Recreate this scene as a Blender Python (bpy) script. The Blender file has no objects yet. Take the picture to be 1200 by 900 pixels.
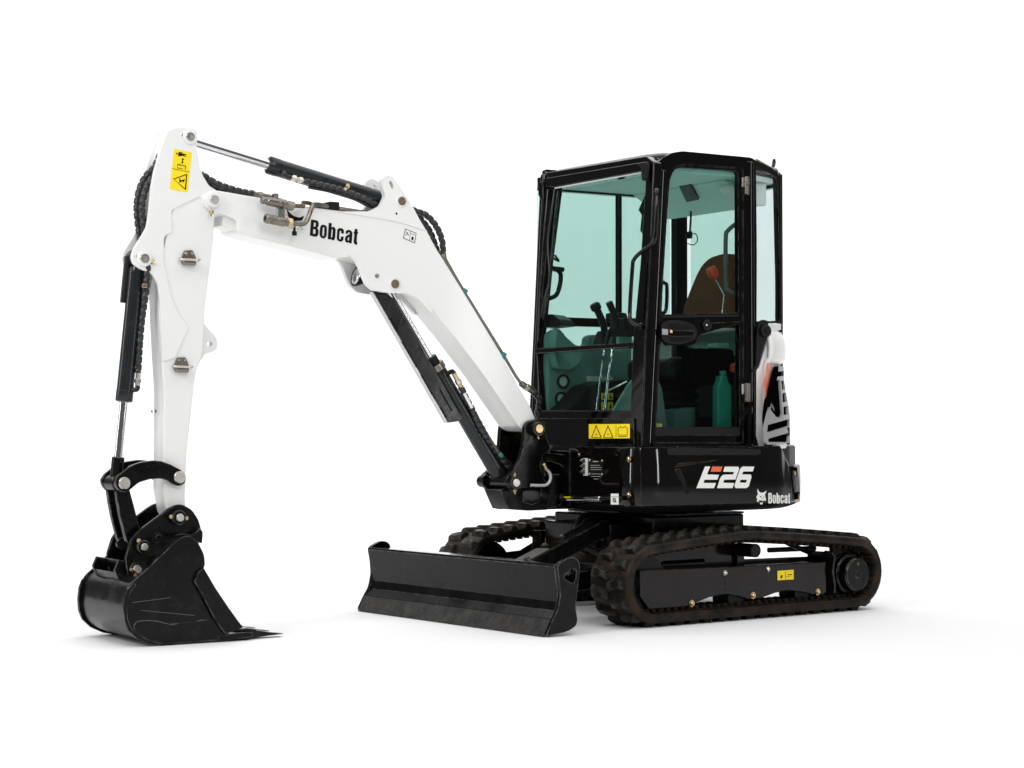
import bpy, bmesh, math, random
from mathutils import Vector, Matrix
from mathutils.geometry import tessellate_polygon
random.seed(7)
S = bpy.context.scene
COL = S.collection
# ------------------------------------------------------------------ camera
CAM = Vector((6.587086, 8.908226, 1.034696))
AZ, YO, PT = 0.8468224391466597, 0.07387876336473413, 0.018831822062825174
FPX = 2323.2135552555155                                    # focal length in pixels of a 1200 px wide picture
PSI = math.radians(-5.0)
_F = Vector((math.cos(AZ+math.pi+YO)*math.cos(PT), math.sin(AZ+math.pi+YO)*math.cos(PT), math.sin(PT)))
_F = Matrix.Rotation(-PSI, 3, 'Z') @ _F
_R = _F.cross(Vector((0, 0, 1))).normalized(); _U = _R.cross(_F)
cd = bpy.data.cameras.new('camera'); cam = bpy.data.objects.new('camera', cd); COL.objects.link(cam)
M = Matrix((_R, _U, -_F)).transposed().to_4x4(); M.translation = CAM
cam.matrix_world = M
cd.sensor_width = 36; cd.lens = FPX/1200*36; cd.clip_end = 200
S.camera = cam
# ------------------------------------------------------------------ dim world and added lamps, all out of view
w = bpy.data.worlds.new('World'); S.world = w; w.use_nodes = True
w.node_tree.nodes['Background'].inputs[0].default_value = (1, 1, 1, 1)
w.node_tree.nodes['Background'].inputs[1].default_value = .12
def area(name, loc, target, sx, sy, power, color=(1, 1, 1)):
    l = bpy.data.lights.new(name, 'AREA'); l.shape = 'RECTANGLE'; l.size = sx; l.size_y = sy
    l.energy = power; l.color = color
    o = bpy.data.objects.new(name, l); COL.objects.link(o); o.location = loc
    o.rotation_euler = (Vector(target)-Vector(loc)).to_track_quat('-Z', 'Y').to_euler()
    return o
area('added_overhead', (1.3, -.3, 8.0), (1.1, -.4, 0), 14, 13, 850)
area('added_key', (9.0, 2.2, 5.2), (1.4, 0, 1.0), 2.2, 2.2, 250)
area('added_fill', (4.2, 10.2, 6.2), (0.4, 0, 1.0), 4, 3, 285)
area('added_front', (7.4, 7.6, 7.0), (1.2, 0, 0.6), 4, 3, 75)
area('added_strip', (9.5, -3.0, 2.6), (0.4, 0, 1.6), .5, 4, 110)  # both strips added to put bright streaks on the cab pillars
area('added_strip', (-4.5, 9.5, 2.6), (0.2, .5, 1.6), .5, 4, 110)
area('added_backdrop_light', (-2.5, -4.0, 8.5), (-5.5, -8.5, 2.0), 24, 2, 1050)  # unseen lamp added to lift the backdrop to white
vs = S.view_settings
vs.view_transform = 'Standard'; vs.look = 'None'; vs.exposure = 0; vs.gamma = 1
try: vs.use_curve_mapping = False
except Exception: pass
S.render.engine = 'CYCLES'
S.cycles.max_bounces = 12; S.cycles.transparent_max_bounces = 24
# ------------------------------------------------------------------ picture point -> real point on a real plane
def ray(u, v): return _F + _R*((u-600)/FPX) - _U*((v-450)/FPX)
def P(u, v, ax, val):
    d = ray(u, v); t = (val-CAM[ax])/d[ax]; return CAM + d*t
TR = Matrix.Rotation(-PSI, 4, 'Z')                       # undercarriage is turned 5 degrees under the house
TRI = TR.inverted()
def PT_(u, v, ax, val):                                  # same, in the undercarriage's own frame
    c = TRI @ CAM; d = TRI.to_3x3() @ ray(u, v); t = (val-c[ax])/d[ax]; return c + d*t
def PW(u, v, wall, off=0.0):                             # on a vertical wall given as plan polyline
    d = ray(u, v); best = None
    for a, b in zip(wall[:-1], wall[1:]):
        ex, ey = b[0]-a[0], b[1]-a[1]
        den = d.x*ey - d.y*ex
        if abs(den) < 1e-9: continue
        t = ((a[0]-CAM.x)*ey-(a[1]-CAM.y)*ex)/den
        s = ((a[0]-CAM.x)*d.y-(a[1]-CAM.y)*d.x)/den
        if -.001 <= s <= 1.001 and t > 0 and (best is None or t < best[0]):
            n = Vector((ey, -ex, 0)).normalized()
            if n.dot(d) > 0: n = -n
            best = (t, n)
    if best is None:
        k = min(wall, key=lambda q: abs((q[0]-CAM.x)*d.y-(q[1]-CAM.y)*d.x))
        t = math.hypot(k[0]-CAM.x, k[1]-CAM.y)/math.hypot(d.x, d.y); return CAM+d*t
    return CAM + d*best[0] + best[1]*off
# ------------------------------------------------------------------ materials
def mat(name, col, rough=.4, metal=0, spec=.5, coat=0, noise=0, nscale=20, bump=0, bscale=60, col2=None, c2amt=.5, c2scale=8, rvar=0, edge=None):
    m = bpy.data.materials.new(name); m.use_nodes = True; nt = m.node_tree; b = nt.nodes['Principled BSDF']
    L = nt.links.new
    b.inputs['Base Color'].default_value = (*col, 1); b.inputs['Roughness'].default_value = rough
    b.inputs['Metallic'].default_value = metal; b.inputs['Specular IOR Level'].default_value = spec
    if coat: b.inputs['Coat Weight'].default_value = coat; b.inputs['Coat Roughness'].default_value = .08
    tc = nt.nodes.new('ShaderNodeTexCoord')
    if col2 or noise:
        n = nt.nodes.new('ShaderNodeTexNoise'); n.inputs['Scale'].default_value = c2scale if col2 else nscale
        n.inputs['Detail'].default_value = 8; n.inputs['Roughness'].default_value = .65
        L(tc.outputs['Object'], n.inputs['Vector'])
        r = nt.nodes.new('ShaderNodeValToRGB'); r.color_ramp.elements[0].position = .5-.18*(1.2-c2amt); r.color_ramp.elements[1].position = .72
        r.color_ramp.elements[0].color = (*col, 1)
        c2 = col2 or tuple(min(1, c*(1+noise)) for c in col)
        r.color_ramp.elements[1].color = (*c2, 1)
        L(n.outputs['Fac'], r.inputs['Fac']); L(r.outputs['Color'], b.inputs['Base Color'])
    if rvar:
        n = nt.nodes.new('ShaderNodeTexNoise'); n.inputs['Scale'].default_value = 6; n.inputs['Detail'].default_value = 9
        L(tc.outputs['Object'], n.inputs['Vector'])
        q = nt.nodes.new('ShaderNodeMapRange'); q.inputs[1].default_value = .3; q.inputs[2].default_value = .7
        q.inputs[3].default_value = max(0, rough-rvar); q.inputs[4].default_value = rough+rvar
        L(n.outputs['Fac'], q.inputs[0]); L(q.outputs[0], b.inputs['Roughness'])
    if bump:
        n = nt.nodes.new('ShaderNodeTexNoise'); n.inputs['Scale'].default_value = bscale; n.inputs['Detail'].default_value = 6
        L(tc.outputs['Object'], n.inputs['Vector'])
        q = nt.nodes.new('ShaderNodeBump'); q.inputs['Strength'].default_value = bump; q.inputs['Distance'].default_value = .004
        L(n.outputs['Fac'], q.inputs['Height']); L(q.outputs['Normal'], b.inputs['Normal'])
    if edge:  # pale edge highlights painted into the colour, patchy like edge wear
        glint_col, rad, amt = edge
        bv = nt.nodes.new('ShaderNodeBevel'); bv.samples = 4; bv.inputs['Radius'].default_value = rad
        ge = nt.nodes.new('ShaderNodeNewGeometry'); dt = nt.nodes.new('ShaderNodeVectorMath'); dt.operation = 'DOT_PRODUCT'
        L(bv.outputs[0], dt.inputs[0]); L(ge.outputs['Normal'], dt.inputs[1])
        n = nt.nodes.new('ShaderNodeTexNoise'); n.inputs['Scale'].default_value = 22; n.inputs['Detail'].default_value = 6; L(tc.outputs['Object'], n.inputs['Vector'])
        q = nt.nodes.new('ShaderNodeMapRange'); q.inputs[1].default_value = .995; q.inputs[2].default_value = .93; q.inputs[3].default_value = 0; q.inputs[4].default_value = amt
        L(dt.outputs['Value'], q.inputs[0])
        q2 = nt.nodes.new('ShaderNodeMapRange'); q2.inputs[1].default_value = .42; q2.inputs[2].default_value = .60; q2.inputs[3].default_value = .15; L(n.outputs['Fac'], q2.inputs[0])
        mu = nt.nodes.new('ShaderNodeMath'); mu.operation = 'MULTIPLY'; L(q.outputs[0], mu.inputs[0]); L(q2.outputs[0], mu.inputs[1])
        mx = nt.nodes.new('ShaderNodeMix'); mx.data_type = 'RGBA'; mx.inputs[6].default_value = (*col, 1); mx.inputs[7].default_value = (*glint_col, 1)
        old = b.inputs['Base Color'].links
        if old: L(old[0].from_socket, mx.inputs[6])
        L(mu.outputs[0], mx.inputs[0]); L(mx.outputs[2], b.inputs['Base Color'])
    return m
WHITE = mat('white_paint', (.80, .80, .79), .30, coat=.2)
BLACK = mat('gloss_black_paint', (.003, .0025, .0023), .07, spec=.34, rvar=.03, edge=((.12, .12, .12), .006, .7))
CABBLK = mat('cab_black_paint', (.002, .0018, .0017), .08, spec=.34, rvar=.03, edge=((.13, .12, .115), .006, .7))
STEEL = mat('worn_black_paint', (.0028, .0028, .003), .20, spec=.17, col2=(.009, .0085, .008), c2amt=1.2, c2scale=14, bump=.10, bscale=40, rvar=.09, edge=((.22, .215, .20), .006, .9))
DARK = mat('dark_cylinder_paint', (.010, .012, .014), .26, spec=.42, rvar=.05)
MATTE = mat('matte_black_plastic', (.004, .004, .004), .42, spec=.22)
CHROME = mat('chrome_rod', (.72, .72, .74), .10, metal=1)
ZINC = mat('zinc_fitting', (.24, .215, .185), .32, metal=1, bump=.1, bscale=120, rvar=.1)
SILVER = mat('bright_pin_steel', (.62, .60, .55), .3, metal=1, rvar=.12)
GOLD = mat('yellow_zinc_bolt', (.62, .47, .26), .3, metal=1, rvar=.1)
BRONZE = mat('brown_pin_steel', (.16, .115, .075), .38, metal=.8)
RUBBER = mat('dusty_track_rubber', (.0075, .0062, .0052), .5, spec=.14, col2=(.040, .026, .016), c2amt=.75, c2scale=7, bump=.35, bscale=35)
RUBBERIN = mat('brown_track_rubber', (.012, .009, .007), .7, spec=.12, col2=(.045, .028, .017), c2amt=.6, c2scale=12, bump=.4, bscale=45)
LUGM = mat('worn_lug_rubber', (.006, .0056, .0052), .42, spec=.18, col2=(.085, .062, .042), c2amt=1.15, c2scale=10, bump=.4, bscale=30)
FRAME = mat('track_frame_paint', (.0065, .0046, .0038), .14, spec=.28, rvar=.06, bump=.03, bscale=12, edge=((.12, .11, .10), .006, .7))
HOSE = mat('hose_wrap', (.020, .020, .021), .30, spec=.5)
YEL = mat('yellow_decal', (.92, .70, .01), .35)
INK = mat('black_ink', (.004, .004, .004), .5, spec=.15)
VOID = mat('unlit_void_black', (.002, .002, .002), 1.0, spec=0)  # black without gloss, for depths that lie in shade
WINK = mat('white_vinyl', (.82, .82, .80), .35)
ORANGE = mat('orange_vinyl', (.80, .13, .035), .4)
REDKNOB = mat('orange_red_plastic', (.75, .075, .02), .3)
SEAT = mat('brown_seat_cloth', (.105, .038, .017), .8, spec=.2, noise=.15, nscale=60, bump=.4, bscale=150)
LINER = mat('light_headliner', (.55, .75, .68), .8, bump=.2, bscale=200)
GREYPL = mat('grey_console_plastic', (.14, .29, .245), .55)
BOTTLE = mat('green_plastic', (.02, .22, .16), .35)
TEAL = mat('teal_plastic', (.02, .20, .17), .4)
LENS = mat('lamp_glass', (.55, .56, .56), .08, metal=.8, bump=.6, bscale=70)
STRIPE = mat('faded_orange_stripe', (.78, .15, .08), .4, col2=(.80, .62, .55), c2amt=.3, c2scale=9)
GREYM = mat('grey_grille_plastic', (.30, .30, .295), .35)
FLOORM = mat('white_studio_floor', (.83, .83, .83), .9, spec=.1)
def glass(name, tint, ior=1.45, rough=0.0):
    m = bpy.data.materials.new(name); m.use_nodes = True; nt = m.node_tree
    for n in list(nt.nodes):
        if n.type != 'OUTPUT_MATERIAL': nt.nodes.remove(n)
    out = [n for n in nt.nodes if n.type == 'OUTPUT_MATERIAL'][0]
    t = nt.nodes.new('ShaderNodeBsdfTransparent'); t.inputs[0].default_value = (*tint, 1)
    g = nt.nodes.new('ShaderNodeBsdfGlossy'); g.inputs['Roughness'].default_value = rough
    f = nt.nodes.new('ShaderNodeFresnel'); f.inputs[0].default_value = ior
    mx = nt.nodes.new('ShaderNodeMixShader')
    ge = nt.nodes.new('ShaderNodeNewGeometry'); iv = nt.nodes.new('ShaderNodeMath'); iv.operation = 'SUBTRACT'; iv.inputs[0].default_value = 1
    mu = nt.nodes.new('ShaderNodeMath'); mu.operation = 'MULTIPLY'
    nt.links.new(ge.outputs['Backfacing'], iv.inputs[1]); nt.links.new(iv.outputs[0], mu.inputs[0]); nt.links.new(f.outputs[0], mu.inputs[1])
    nt.links.new(mu.outputs[0], mx.inputs[0]); nt.links.new(t.outputs[0], mx.inputs[1]); nt.links.new(g.outputs[0], mx.inputs[2])
    nt.links.new(mx.outputs[0], out.inputs[0]); return m
GLASS = glass('teal_tinted_glass', (.755, .850, .828), 1.3)
GLASSQ = glass('pale_tinted_glass', (.99, .965, .985), 1.3)
# ------------------------------------------------------------------ mesh helpers
def new(name, bm, m, parent=None, bevel=0, seg=2, smooth=True, ang=35):
    me = bpy.data.meshes.new(name)
    bmesh.ops.recalc_face_normals(bm, faces=bm.faces)
    bm.to_mesh(me); bm.free()
    o = bpy.data.objects.new(name, me); COL.objects.link(o)
    if m: me.materials.append(m)
    if smooth:
        me.shade_smooth(); me.set_sharp_from_angle(angle=math.radians(ang))
    if bevel:
        b = o.modifiers.new('bevel', 'BEVEL'); b.width = bevel; b.segments = seg; b.limit_method = 'ANGLE'; b.angle_limit = math.radians(40)
        b.harden_normals = True
    if parent: o.parent = parent
    return o
def tri_prism(bm, loops, offs):
    """loops: list of lists of Vector (outer first, then holes); offs: vector to the other face"""
    flat = [p for l in loops for p in l]
    nrm = Vector((0, 0, 0)); L0 = loops[0]
    for i in range(len(L0)): nrm += L0[i-1].cross(L0[i])
    ex_, ey_ = frame_of(nrm)
    tris = tessellate_polygon([[Vector((p.dot(ex_), p.dot(ey_), 0)) for p in l] for l in loops])
    a = [bm.verts.new(p) for p in flat]; b = [bm.verts.new(p+offs) for p in flat]
    if len(loops) == 1:
        try: bm.faces.new(a); bm.faces.new(b[::-1])
        except ValueError: pass
    else:
        for t in tris:
            try: bm.faces.new([a[i] for i in t]); bm.faces.new([b[i] for i in reversed(t)])
            except ValueError: pass
    k = 0
    for l in loops:
        n = len(l)
        for i in range(n):
            j = (i+1) % n
            try: bm.faces.new((a[k+i], a[k+j], b[k+j], b[k+i]))
            except ValueError: pass
        k += n
def fillet(pts, r, n=4):
    if r <= 0: return pts
    out = []; N = len(pts)
    for i in range(N):
        p0, p1, p2 = pts[i-1], pts[i], pts[(i+1) % N]
        a, b = p0-p1, p2-p1
        la, lb = a.length, b.length
        if la < 1e-6 or lb < 1e-6: continue
        if a.angle(b) > math.radians(172): out.append(p1); continue
        d = min(r, la*.48, lb*.48)
        s, e = p1+a/la*d, p1+b/lb*d
        for k in range(n+1):
            t = k/n; out.append(s*(1-t)**2+p1*2*t*(1-t)+e*t*t)
    return out
def plate(name, pts, y1, y0, m, parent, r=0, holes=(), bevel=.004, frame='u', seg=2, axis=1):
    """outline seen at plane y1 (near face), real thickness down to y0"""
    pr = P if frame == 'u' else PT_
    loops = [fillet([pr(u, v, axis, y1) for u, v in pts], r)]
    for h in holes: loops.append(fillet([pr(u, v, axis, y1) for u, v in h], min(r, .01)))
    if frame == 't': loops = [[TR @ p for p in l] for l in loops]
    off = Vector((0, 0, 0)); off[axis] = y0-y1
    if frame == 't': off = TR.to_3x3() @ off
    bm = bmesh.new(); tri_prism(bm, loops, off)
    return new(name, bm, m, parent, bevel, seg)
def poly(name, pts, thick, m, parent, holes=(), r=0, bevel=.002, seg=1):
    """planar polygon of real points with a thickness vector"""
    bm = bmesh.new(); tri_prism(bm, [fillet([Vector(p) for p in pts], r)]+[fillet([Vector(p) for p in h], r) for h in holes], Vector(thick))
    return new(name, bm, m, parent, bevel, seg)
def addbox(bm, c, s, rot=None):
    v = []
    for dx in (-1, 1):
        for dy in (-1, 1):
            for dz in (-1, 1):
                p = Vector((dx*s[0]/2, dy*s[1]/2, dz*s[2]/2))
                if rot: p = rot @ p
                v.append(bm.verts.new(p+Vector(c)))
    for f in ((0, 1, 3, 2), (4, 6, 7, 5), (0, 4, 5, 1), (2, 3, 7, 6), (0, 2, 6, 4), (1, 5, 7, 3)):
        bm.faces.new([v[i] for i in f])
def box(name, c, s, m, parent, bevel=.003, rot=None, frame='u'):
    bm = bmesh.new(); addbox(bm, c, s, rot)
    if frame == 't': bmesh.ops.transform(bm, matrix=TR, verts=bm.verts)
    return new(name, bm, m, parent, bevel)
def frame_of(d):
    d = d.normalized(); a = Vector((0, 0, 1)) if abs(d.z) < .9 else Vector((1, 0, 0))
    x = d.cross(a).normalized(); return x, d.cross(x)
def addlathe(bm, p0, d, prof, seg=28):
    d = Vector(d).normalized(); x, y = frame_of(d); p0 = Vector(p0)
    rings = []
    for t, r in prof:
        if r < 1e-6: rings.append([bm.verts.new(p0+d*t)])
        else: rings.append([bm.verts.new(p0+d*t+(x*math.cos(2*math.pi*k/seg)+y*math.sin(2*math.pi*k/seg))*r) for k in range(seg)])
    for a, b in zip(rings[:-1], rings[1:]):
        for k in range(seg):
            q = [a[k % len(a)], a[(k+1) % len(a)], b[(k+1) % len(b)], b[k % len(b)]]
            q2 = []
            for z in q:
                if z not in q2: q2.append(z)
            if len(q2) > 2:
                try: bm.faces.new(q2)
                except ValueError: pass
def lathe(name, p0, d, prof, m, parent, seg=28, ang=35):
    bm = bmesh.new(); addlathe(bm, p0, d, prof, seg); return new(name, bm, m, parent, ang=ang)
def capprof(L, r, c=.003): return [(0, 0), (0, r-c), (c, r), (L-c, r), (L, r-c), (L, 0)]
def cyl(name, a, b, r, m, parent, c=.003, seg=28):
    a, b = Vector(a), Vector(b); return lathe(name, a, b-a, capprof((b-a).length, r, min(c, r*.4)), m, parent, seg)
def cr(pts, step=.01, closed=False):
    pts = [Vector(p) for p in pts]; out = []
    n = len(pts)
    for i in range(n if closed else n-1):
        if closed: p0, p1, p2, p3 = pts[i-1], pts[i], pts[(i+1) % n], pts[(i+2) % n]
        else:
            p1, p2 = pts[i], pts[i+1]; p0 = pts[i-1] if i else p1*2-p2; p3 = pts[i+2] if i+2 < n else p2*2-p1
        k = max(2, int((p2-p1).length/step))
        for j in range(k):
            t = j/k
            out.append(.5*((2*p1)+(p2-p0)*t+(2*p0-5*p1+4*p2-p3)*t*t+(3*p1-p0-3*p2+p3)*t**3))
    if not closed: out.append(pts[-1])
    return out
def addtube(bm, pts, r, seg=10, rib=0, pitch=.036):
    pts = [Vector(p) for p in pts]
    if rib:   # resample finely and swell each turn of the wrap
        fine = []; 
        for a, b in zip(pts[:-1], pts[1:]):
            k = max(1, round((b-a).length/(pitch/10)));
            for j in range(k): fine.append(a.lerp(b, j/k))
        fine.append(pts[-1]); pts = fine
    n = len(pts); x = None; rings = []; s = 0
    for i, p in enumerate(pts):
        t = (pts[min(i+1, n-1)]-pts[max(i-1, 0)]).normalized()
        if x is None: x, _ = frame_of(t)
        x = (x-t*x.dot(t)).normalized(); y = t.cross(x)
        if i: s += (p-pts[i-1]).length
        ring = []
        for k in range(seg):
            rr = r
            if rib:
                ph = ((s/pitch)+k/seg) % 1.0
                rr = r*(1+rib*(.6 if .13 < ph < .87 else -3.6))
            a = 2*math.pi*k/seg
            ring.append(bm.verts.new(p+(x*math.cos(a)+y*math.sin(a))*rr))
        rings.append(ring)
    for a, b in zip(rings[:-1], rings[1:]):
        for k in range(seg): bm.faces.new((a[k], a[(k+1) % seg], b[(k+1) % seg], b[k]))
    bm.faces.new(rings[0][::-1]); bm.faces.new(rings[-1])
def tube(name, pts, r, m, parent, rib=0, smooth=True, seg=12, step=.01, pitch=.036):
    bm = bmesh.new(); addtube(bm, cr(pts, step) if smooth else pts, r, seg, rib, pitch); return new(name, bm, m, parent, ang=50)
def bolt(p, d, r, m, parent, name='bolt', h=None):
    h = h or r*.7
    bm = bmesh.new(); addlathe(bm, p, d, [(0, 0), (0, r*1.45), (h*.25, r*1.45), (h*.25, r*1.45)], 18)
    addlathe(bm, Vector(p)+Vector(d).normalized()*h*.2, d, [(0, r), (h*.8, r), (h, r*.8), (h, 0)], 6)
    return new(name, bm, m, parent, ang=25)
Y = Vector((0, 1, 0)); X = Vector((1, 0, 0)); Z = Vector((0, 0, 1))
def part(name, parent):
    return None
# ------------------------------------------------------------------ the studio
def floor_and_backdrop():
    bm = bmesh.new()
    fw = Vector((_F.x, _F.y, 0)).normalized(); rt = Vector((fw.y, -fw.x, 0))
    prof = []
    D0 = 7.0
    for k in range(0, 17):
        a = math.pi/2*k/16; prof.append((D0+2.5*math.sin(a), 2.5-2.5*math.cos(a)))
    prof.append((D0+2.5, 9.5))
    rows = [[bm.verts.new(fw*d+rt*s+Z*z) for s in (-14, 14)] for d, z in prof]
    for a, b in zip(rows[:-1], rows[1:]): bm.faces.new((a[0], a[1], b[1], b[0]))
    o = new('backdrop', bm, FLOORM); o['kind'] = 'structure'
    bm = bmesh.new()
    v = [bm.verts.new(fw*d+rt*s) for d, s in ((-14, -14), (-14, 14), (D0, 14), (D0, -14))]
    bm.faces.new(v); o = new('floor', bm, FLOORM); o['kind'] = 'structure'
floor_and_backdrop()
# ------------------------------------------------------------------ the excavator
EX = bpy.data.objects.new('excavator', None); COL.objects.link(EX)
EX['label'] = 'white and black compact excavator on rubber tracks with teal-tinted cab and lowered bucket'
EX['category'] = 'excavator'

# ---- undercarriage: tracks
YO_, BW = .814, .293
def track_loop():
    pts = []
    cx, cz, r = .735, .218, .197
    for k in range(0, 19):
        a = -math.pi/2+math.pi*k/18; pts.append(Vector((cx+r*math.cos(a), 0, cz+r*math.sin(a))))
    top = cr([Vector((.735, 0, .415)), Vector((.48, 0, .438)), Vector((.22, 0, .457)), Vector((.06, 0, .463)), Vector((-.22, 0, .445)), Vector((-.5, 0, .422)), Vector((-.735, 0, .400))], .03)
    pts += top[1:-1]
    cx, cz, r = -.735, .2105, .1895
    for k in range(0, 19):
        a = math.pi/2+math.pi*k/18; pts.append(Vector((cx+r*math.cos(a), 0, cz+r*math.sin(a))))
    for k in range(1, 30): pts.append(Vector((-.735+1.47*k/30, 0, .021)))
    return pts
LOOP = track_loop()
def loop_at(s):
    n = len(LOOP); i = 0
    L = [(LOOP[(i+1) % n]-LOOP[i]).length for i in range(n)]
    T = sum(L); s %= T
    for i in range(n):
        if s <= L[i]:
            p = LOOP[i].lerp(LOOP[(i+1) % n], s/L[i])
            t = (LOOP[(i+2) % n]-LOOP[i-1]).normalized(); return p, t, T
        s -= L[i]
    return LOOP[0], (LOOP[1]-LOOP[0]).normalized(), T
# lug meshes shared by all lugs
def lug_mesh(name, flip):
    bm = bmesh.new()
    # x along the belt, y across, z outward;  outer end (y+) broad, inner end narrower and skewed
    base = [(-.034, .054), (.034, .054), (.030, .01), (.042, -.068), (-.014, -.068), (-.030, .0)]
    top = [(-.020, .044), (.020, .044), (.016, .01), (.026, -.058), (.000, -.058), (-.014, .0)]
    if flip: base = [(x, -y) for x, y in base][::-1]; top = [(x, -y) for x, y in top][::-1]
    a = [bm.verts.new((x, y, -.004)) for x, y in base]; b = [bm.verts.new((x, y, .024)) for x, y in top]
    n = len(a)
    bm.faces.new(b); bm.faces.new(a[::-1])
    for i in range(n): bm.faces.new((a[i], a[(i+1) % n], b[(i+1) % n], b[i]))
    bmesh.ops.bevel(bm, geom=[e for e in bm.edges if all(v.co.z > 0 for v in e.verts)], offset=.006, segments=1, affect='EDGES')
    bmesh.ops.recalc_face_normals(bm, faces=bm.faces)
    me = bpy.data.meshes.new(name); bm.to_mesh(me); bm.free(); me.materials.append(LUGM); me.shade_smooth(); me.set_sharp_from_angle(angle=math.radians(40)); return me
LUGO, LUGI = lug_mesh('track_lug', False), lug_mesh('track_lug', True)
def build_track(side):
    n = len(LOOP); bm = bmesh.new()
    cen = side*(YO_-BW/2)
    prof = [(-BW/2, .008), (-BW/2+.012, 0), (BW/2-.012, 0), (BW/2, .008), (BW/2, .038), (BW/2-.008, .046), (-BW/2+.008, .046), (-BW/2, .038)]
    rings = []
    for i in range(n):
        t = (LOOP[(i+1) % n]-LOOP[i-1]).normalized(); nn = Vector((t.z, 0, -t.x))   # outward
        rings.append([bm.verts.new(TR @ (LOOP[i]-nn*d+Vector((0, cen+y, 0)))) for y, d in prof])
    m = len(prof)
    for i in range(n):
        a, b = rings[i], rings[(i+1) % n]
        for k in range(m): bm.faces.new((a[k], a[(k+1) % m], b[(k+1) % m], b[k]))
    belt = new('rubber_track', bm, RUBBER, EX, ang=60)
    belt.data.materials.append(RUBBERIN)
    # inner guide blocks
    bm = bmesh.new(); _, _, T = loop_at(0); N = 84
    for k in range(N):
        p, t, _ = loop_at(T*k/N); nn = Vector((t.z, 0, -t.x))
        rot = Matrix((t, Vector((0, 1, 0)), nn)).transposed()
        addbox(bm, p-nn*.055+Vector((0, cen+side*.055, 0)), (.022, .03, .022), rot)
        addbox(bm, p-nn*.055+Vector((0, cen-side*.055, 0)), (.022, .03, .022), rot)
        addbox(bm, p-nn*.0485+Vector((0, cen, 0)), (.014, .26, .006), rot)
    bmesh.ops.transform(bm, matrix=TR, verts=bm.verts)
    g = new('guide_blocks', bm, RUBBERIN, belt, smooth=False); g['kind'] = 'stuff'
    NL = 42
    for k in range(NL):
        for q, (me, dy) in enumerate(((LUGO, 1), (LUGI, -1))):
            p, t, _ = loop_at(T*(k+.5*q+.2)/NL); nn = Vector((t.z, 0, -t.x))
            o = bpy.data.objects.new('track_lug', me); COL.objects.link(o); o.parent = belt
            R3 = Matrix((t, Vector((0, 1, 0)), t.cross(Vector((0, 1, 0))))).transposed()
            if R3.col[2].dot(nn) < 0: R3 = Matrix((-t, Vector((0, 1, 0)), (-t).cross(Vector((0, 1, 0))))).transposed()
            M4 = R3.to_4x4(); M4.translation = p+Vector((0, cen+side*dy*.072, 0))
            if side*dy < 0 and me is LUGO: pass
            o.matrix_local = TR @ M4 @ Matrix.Scale(1 if side > 0 else 1, 4)
    # track frame
    ys = side
    ya, yb = side*.74, side*.56
    oc = [(.781, .287), (.781, .158), (.719, .084), (.47, .084), (.41, .100), (.30, .125), (.19, .133), (.10, .118), (.03, .098), (-.06, .098), (-.17, .122), (-.26, .130), (-.36, .118), (-.45, .098), (-.53, .092), (-.56, .105), (-.56, .272), (.1, .277)]
    bm = bmesh.new(); tri_prism(bm, [[TR @ Vector((x, ya, z)) for x, z in oc]], TR.to_3x3() @ Vector((0, yb-ya, 0)))
    tf = new('track_frame', bm, FRAME, EX, .006)
    def tb(p): return TR @ Vector(p)
    td = TR.to_3x3() @ Vector((0, side, 0))
    for x, z in ((.43, .094), (-.005, .112), (-.49, .105)):
        bolt(tb((x, side*.741, z+.006)), td, .013, GOLD, tf)
    for x, z in ((.195, .245), (-.115, .25)):
        bolt(tb((x, side*.741, z)), td, .010, SILVER, tf)
    box('cover_plate', (.04, side*.7415, .205), (.31, .004, .10), FRAME, tf, .0015, frame='t')
    for x in (.58, .10, -.39): # lower rollers
        lathe('track_roller', tb((x, side*.60, .105)), td, [(0, 0), (0, .055), (.03, .055), (.035, .045), (.085, .045), (.09, .055), (.12, .055), (.12, 0)], MATTE, tf)
    # idler wheel, sprocket, hub
    idl = lathe('idler_wheel', tb((.735, side*.60, .218)), td, [(0, 0), (0, .15), (.02, .155), (.025, .13), (.09, .13), (.095, .155), (.115, .15), (.115, .06), (.13, .05), (.13, 0)], MATTE, EX, 40)
    0 and lathe('axle_cap', tb((.735, side*.73, .218)), td, capprof(.03, .035), BRONZE, idl)
    bm = bmesh.new(); K = 19; o_ = []
    for k in range(K*4):
        a = 2*math.pi*k/(K*4); r = (.150, .158, .158, .150)[k % 4] if (k//1) % 4 in (1, 2) else .132
        o_.append(tb((-.735+r*math.cos(a), side*.69, .2105+r*math.sin(a))))
    tri_prism(bm, [o_], TR.to_3x3() @ Vector((0, -side*.03, 0)))
    spk = new('drive_sprocket', bm, MATTE, EX, .002)
    hub = lathe('drive_hub', tb((-.745, side*.60, .197)), td, [(0, 0), (0, .115), (.09, .115), (.10, .105), (.135, .105), (.138, .095), (.19, .093), (.197, .086), (.197, .02), (.192, .018), (.192, 0)], STEEL, EX, 48)
    for k in range(3):
        a = math.radians(90+120*k); lathe('plug', tb((-.745+.058*math.cos(a), side*.797, .197+.058*math.sin(a))), td, capprof(.003, .008, .001), BRONZE if k == 0 else MATTE, hub, 12)
    for k in range(9):
        a = math.radians(195-14*k if k < 5 else 60+14*k); bolt(tb((-.745+.135*math.cos(a), side*.692, .197+.135*math.sin(a))), td, .008, ZINC, spk)
    # motor guard, carrier roller and top stay
    gp = [(.0, .0)]
    bm = bmesh.new(); g = [(-.575, .325), (-.600, .30), (-.585, .22), (-.60, .14), (-.595, .10), (-.585, .10), (-.588, .14), (-.573, .22), (-.586, .30), (-.570, .315)]
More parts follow.
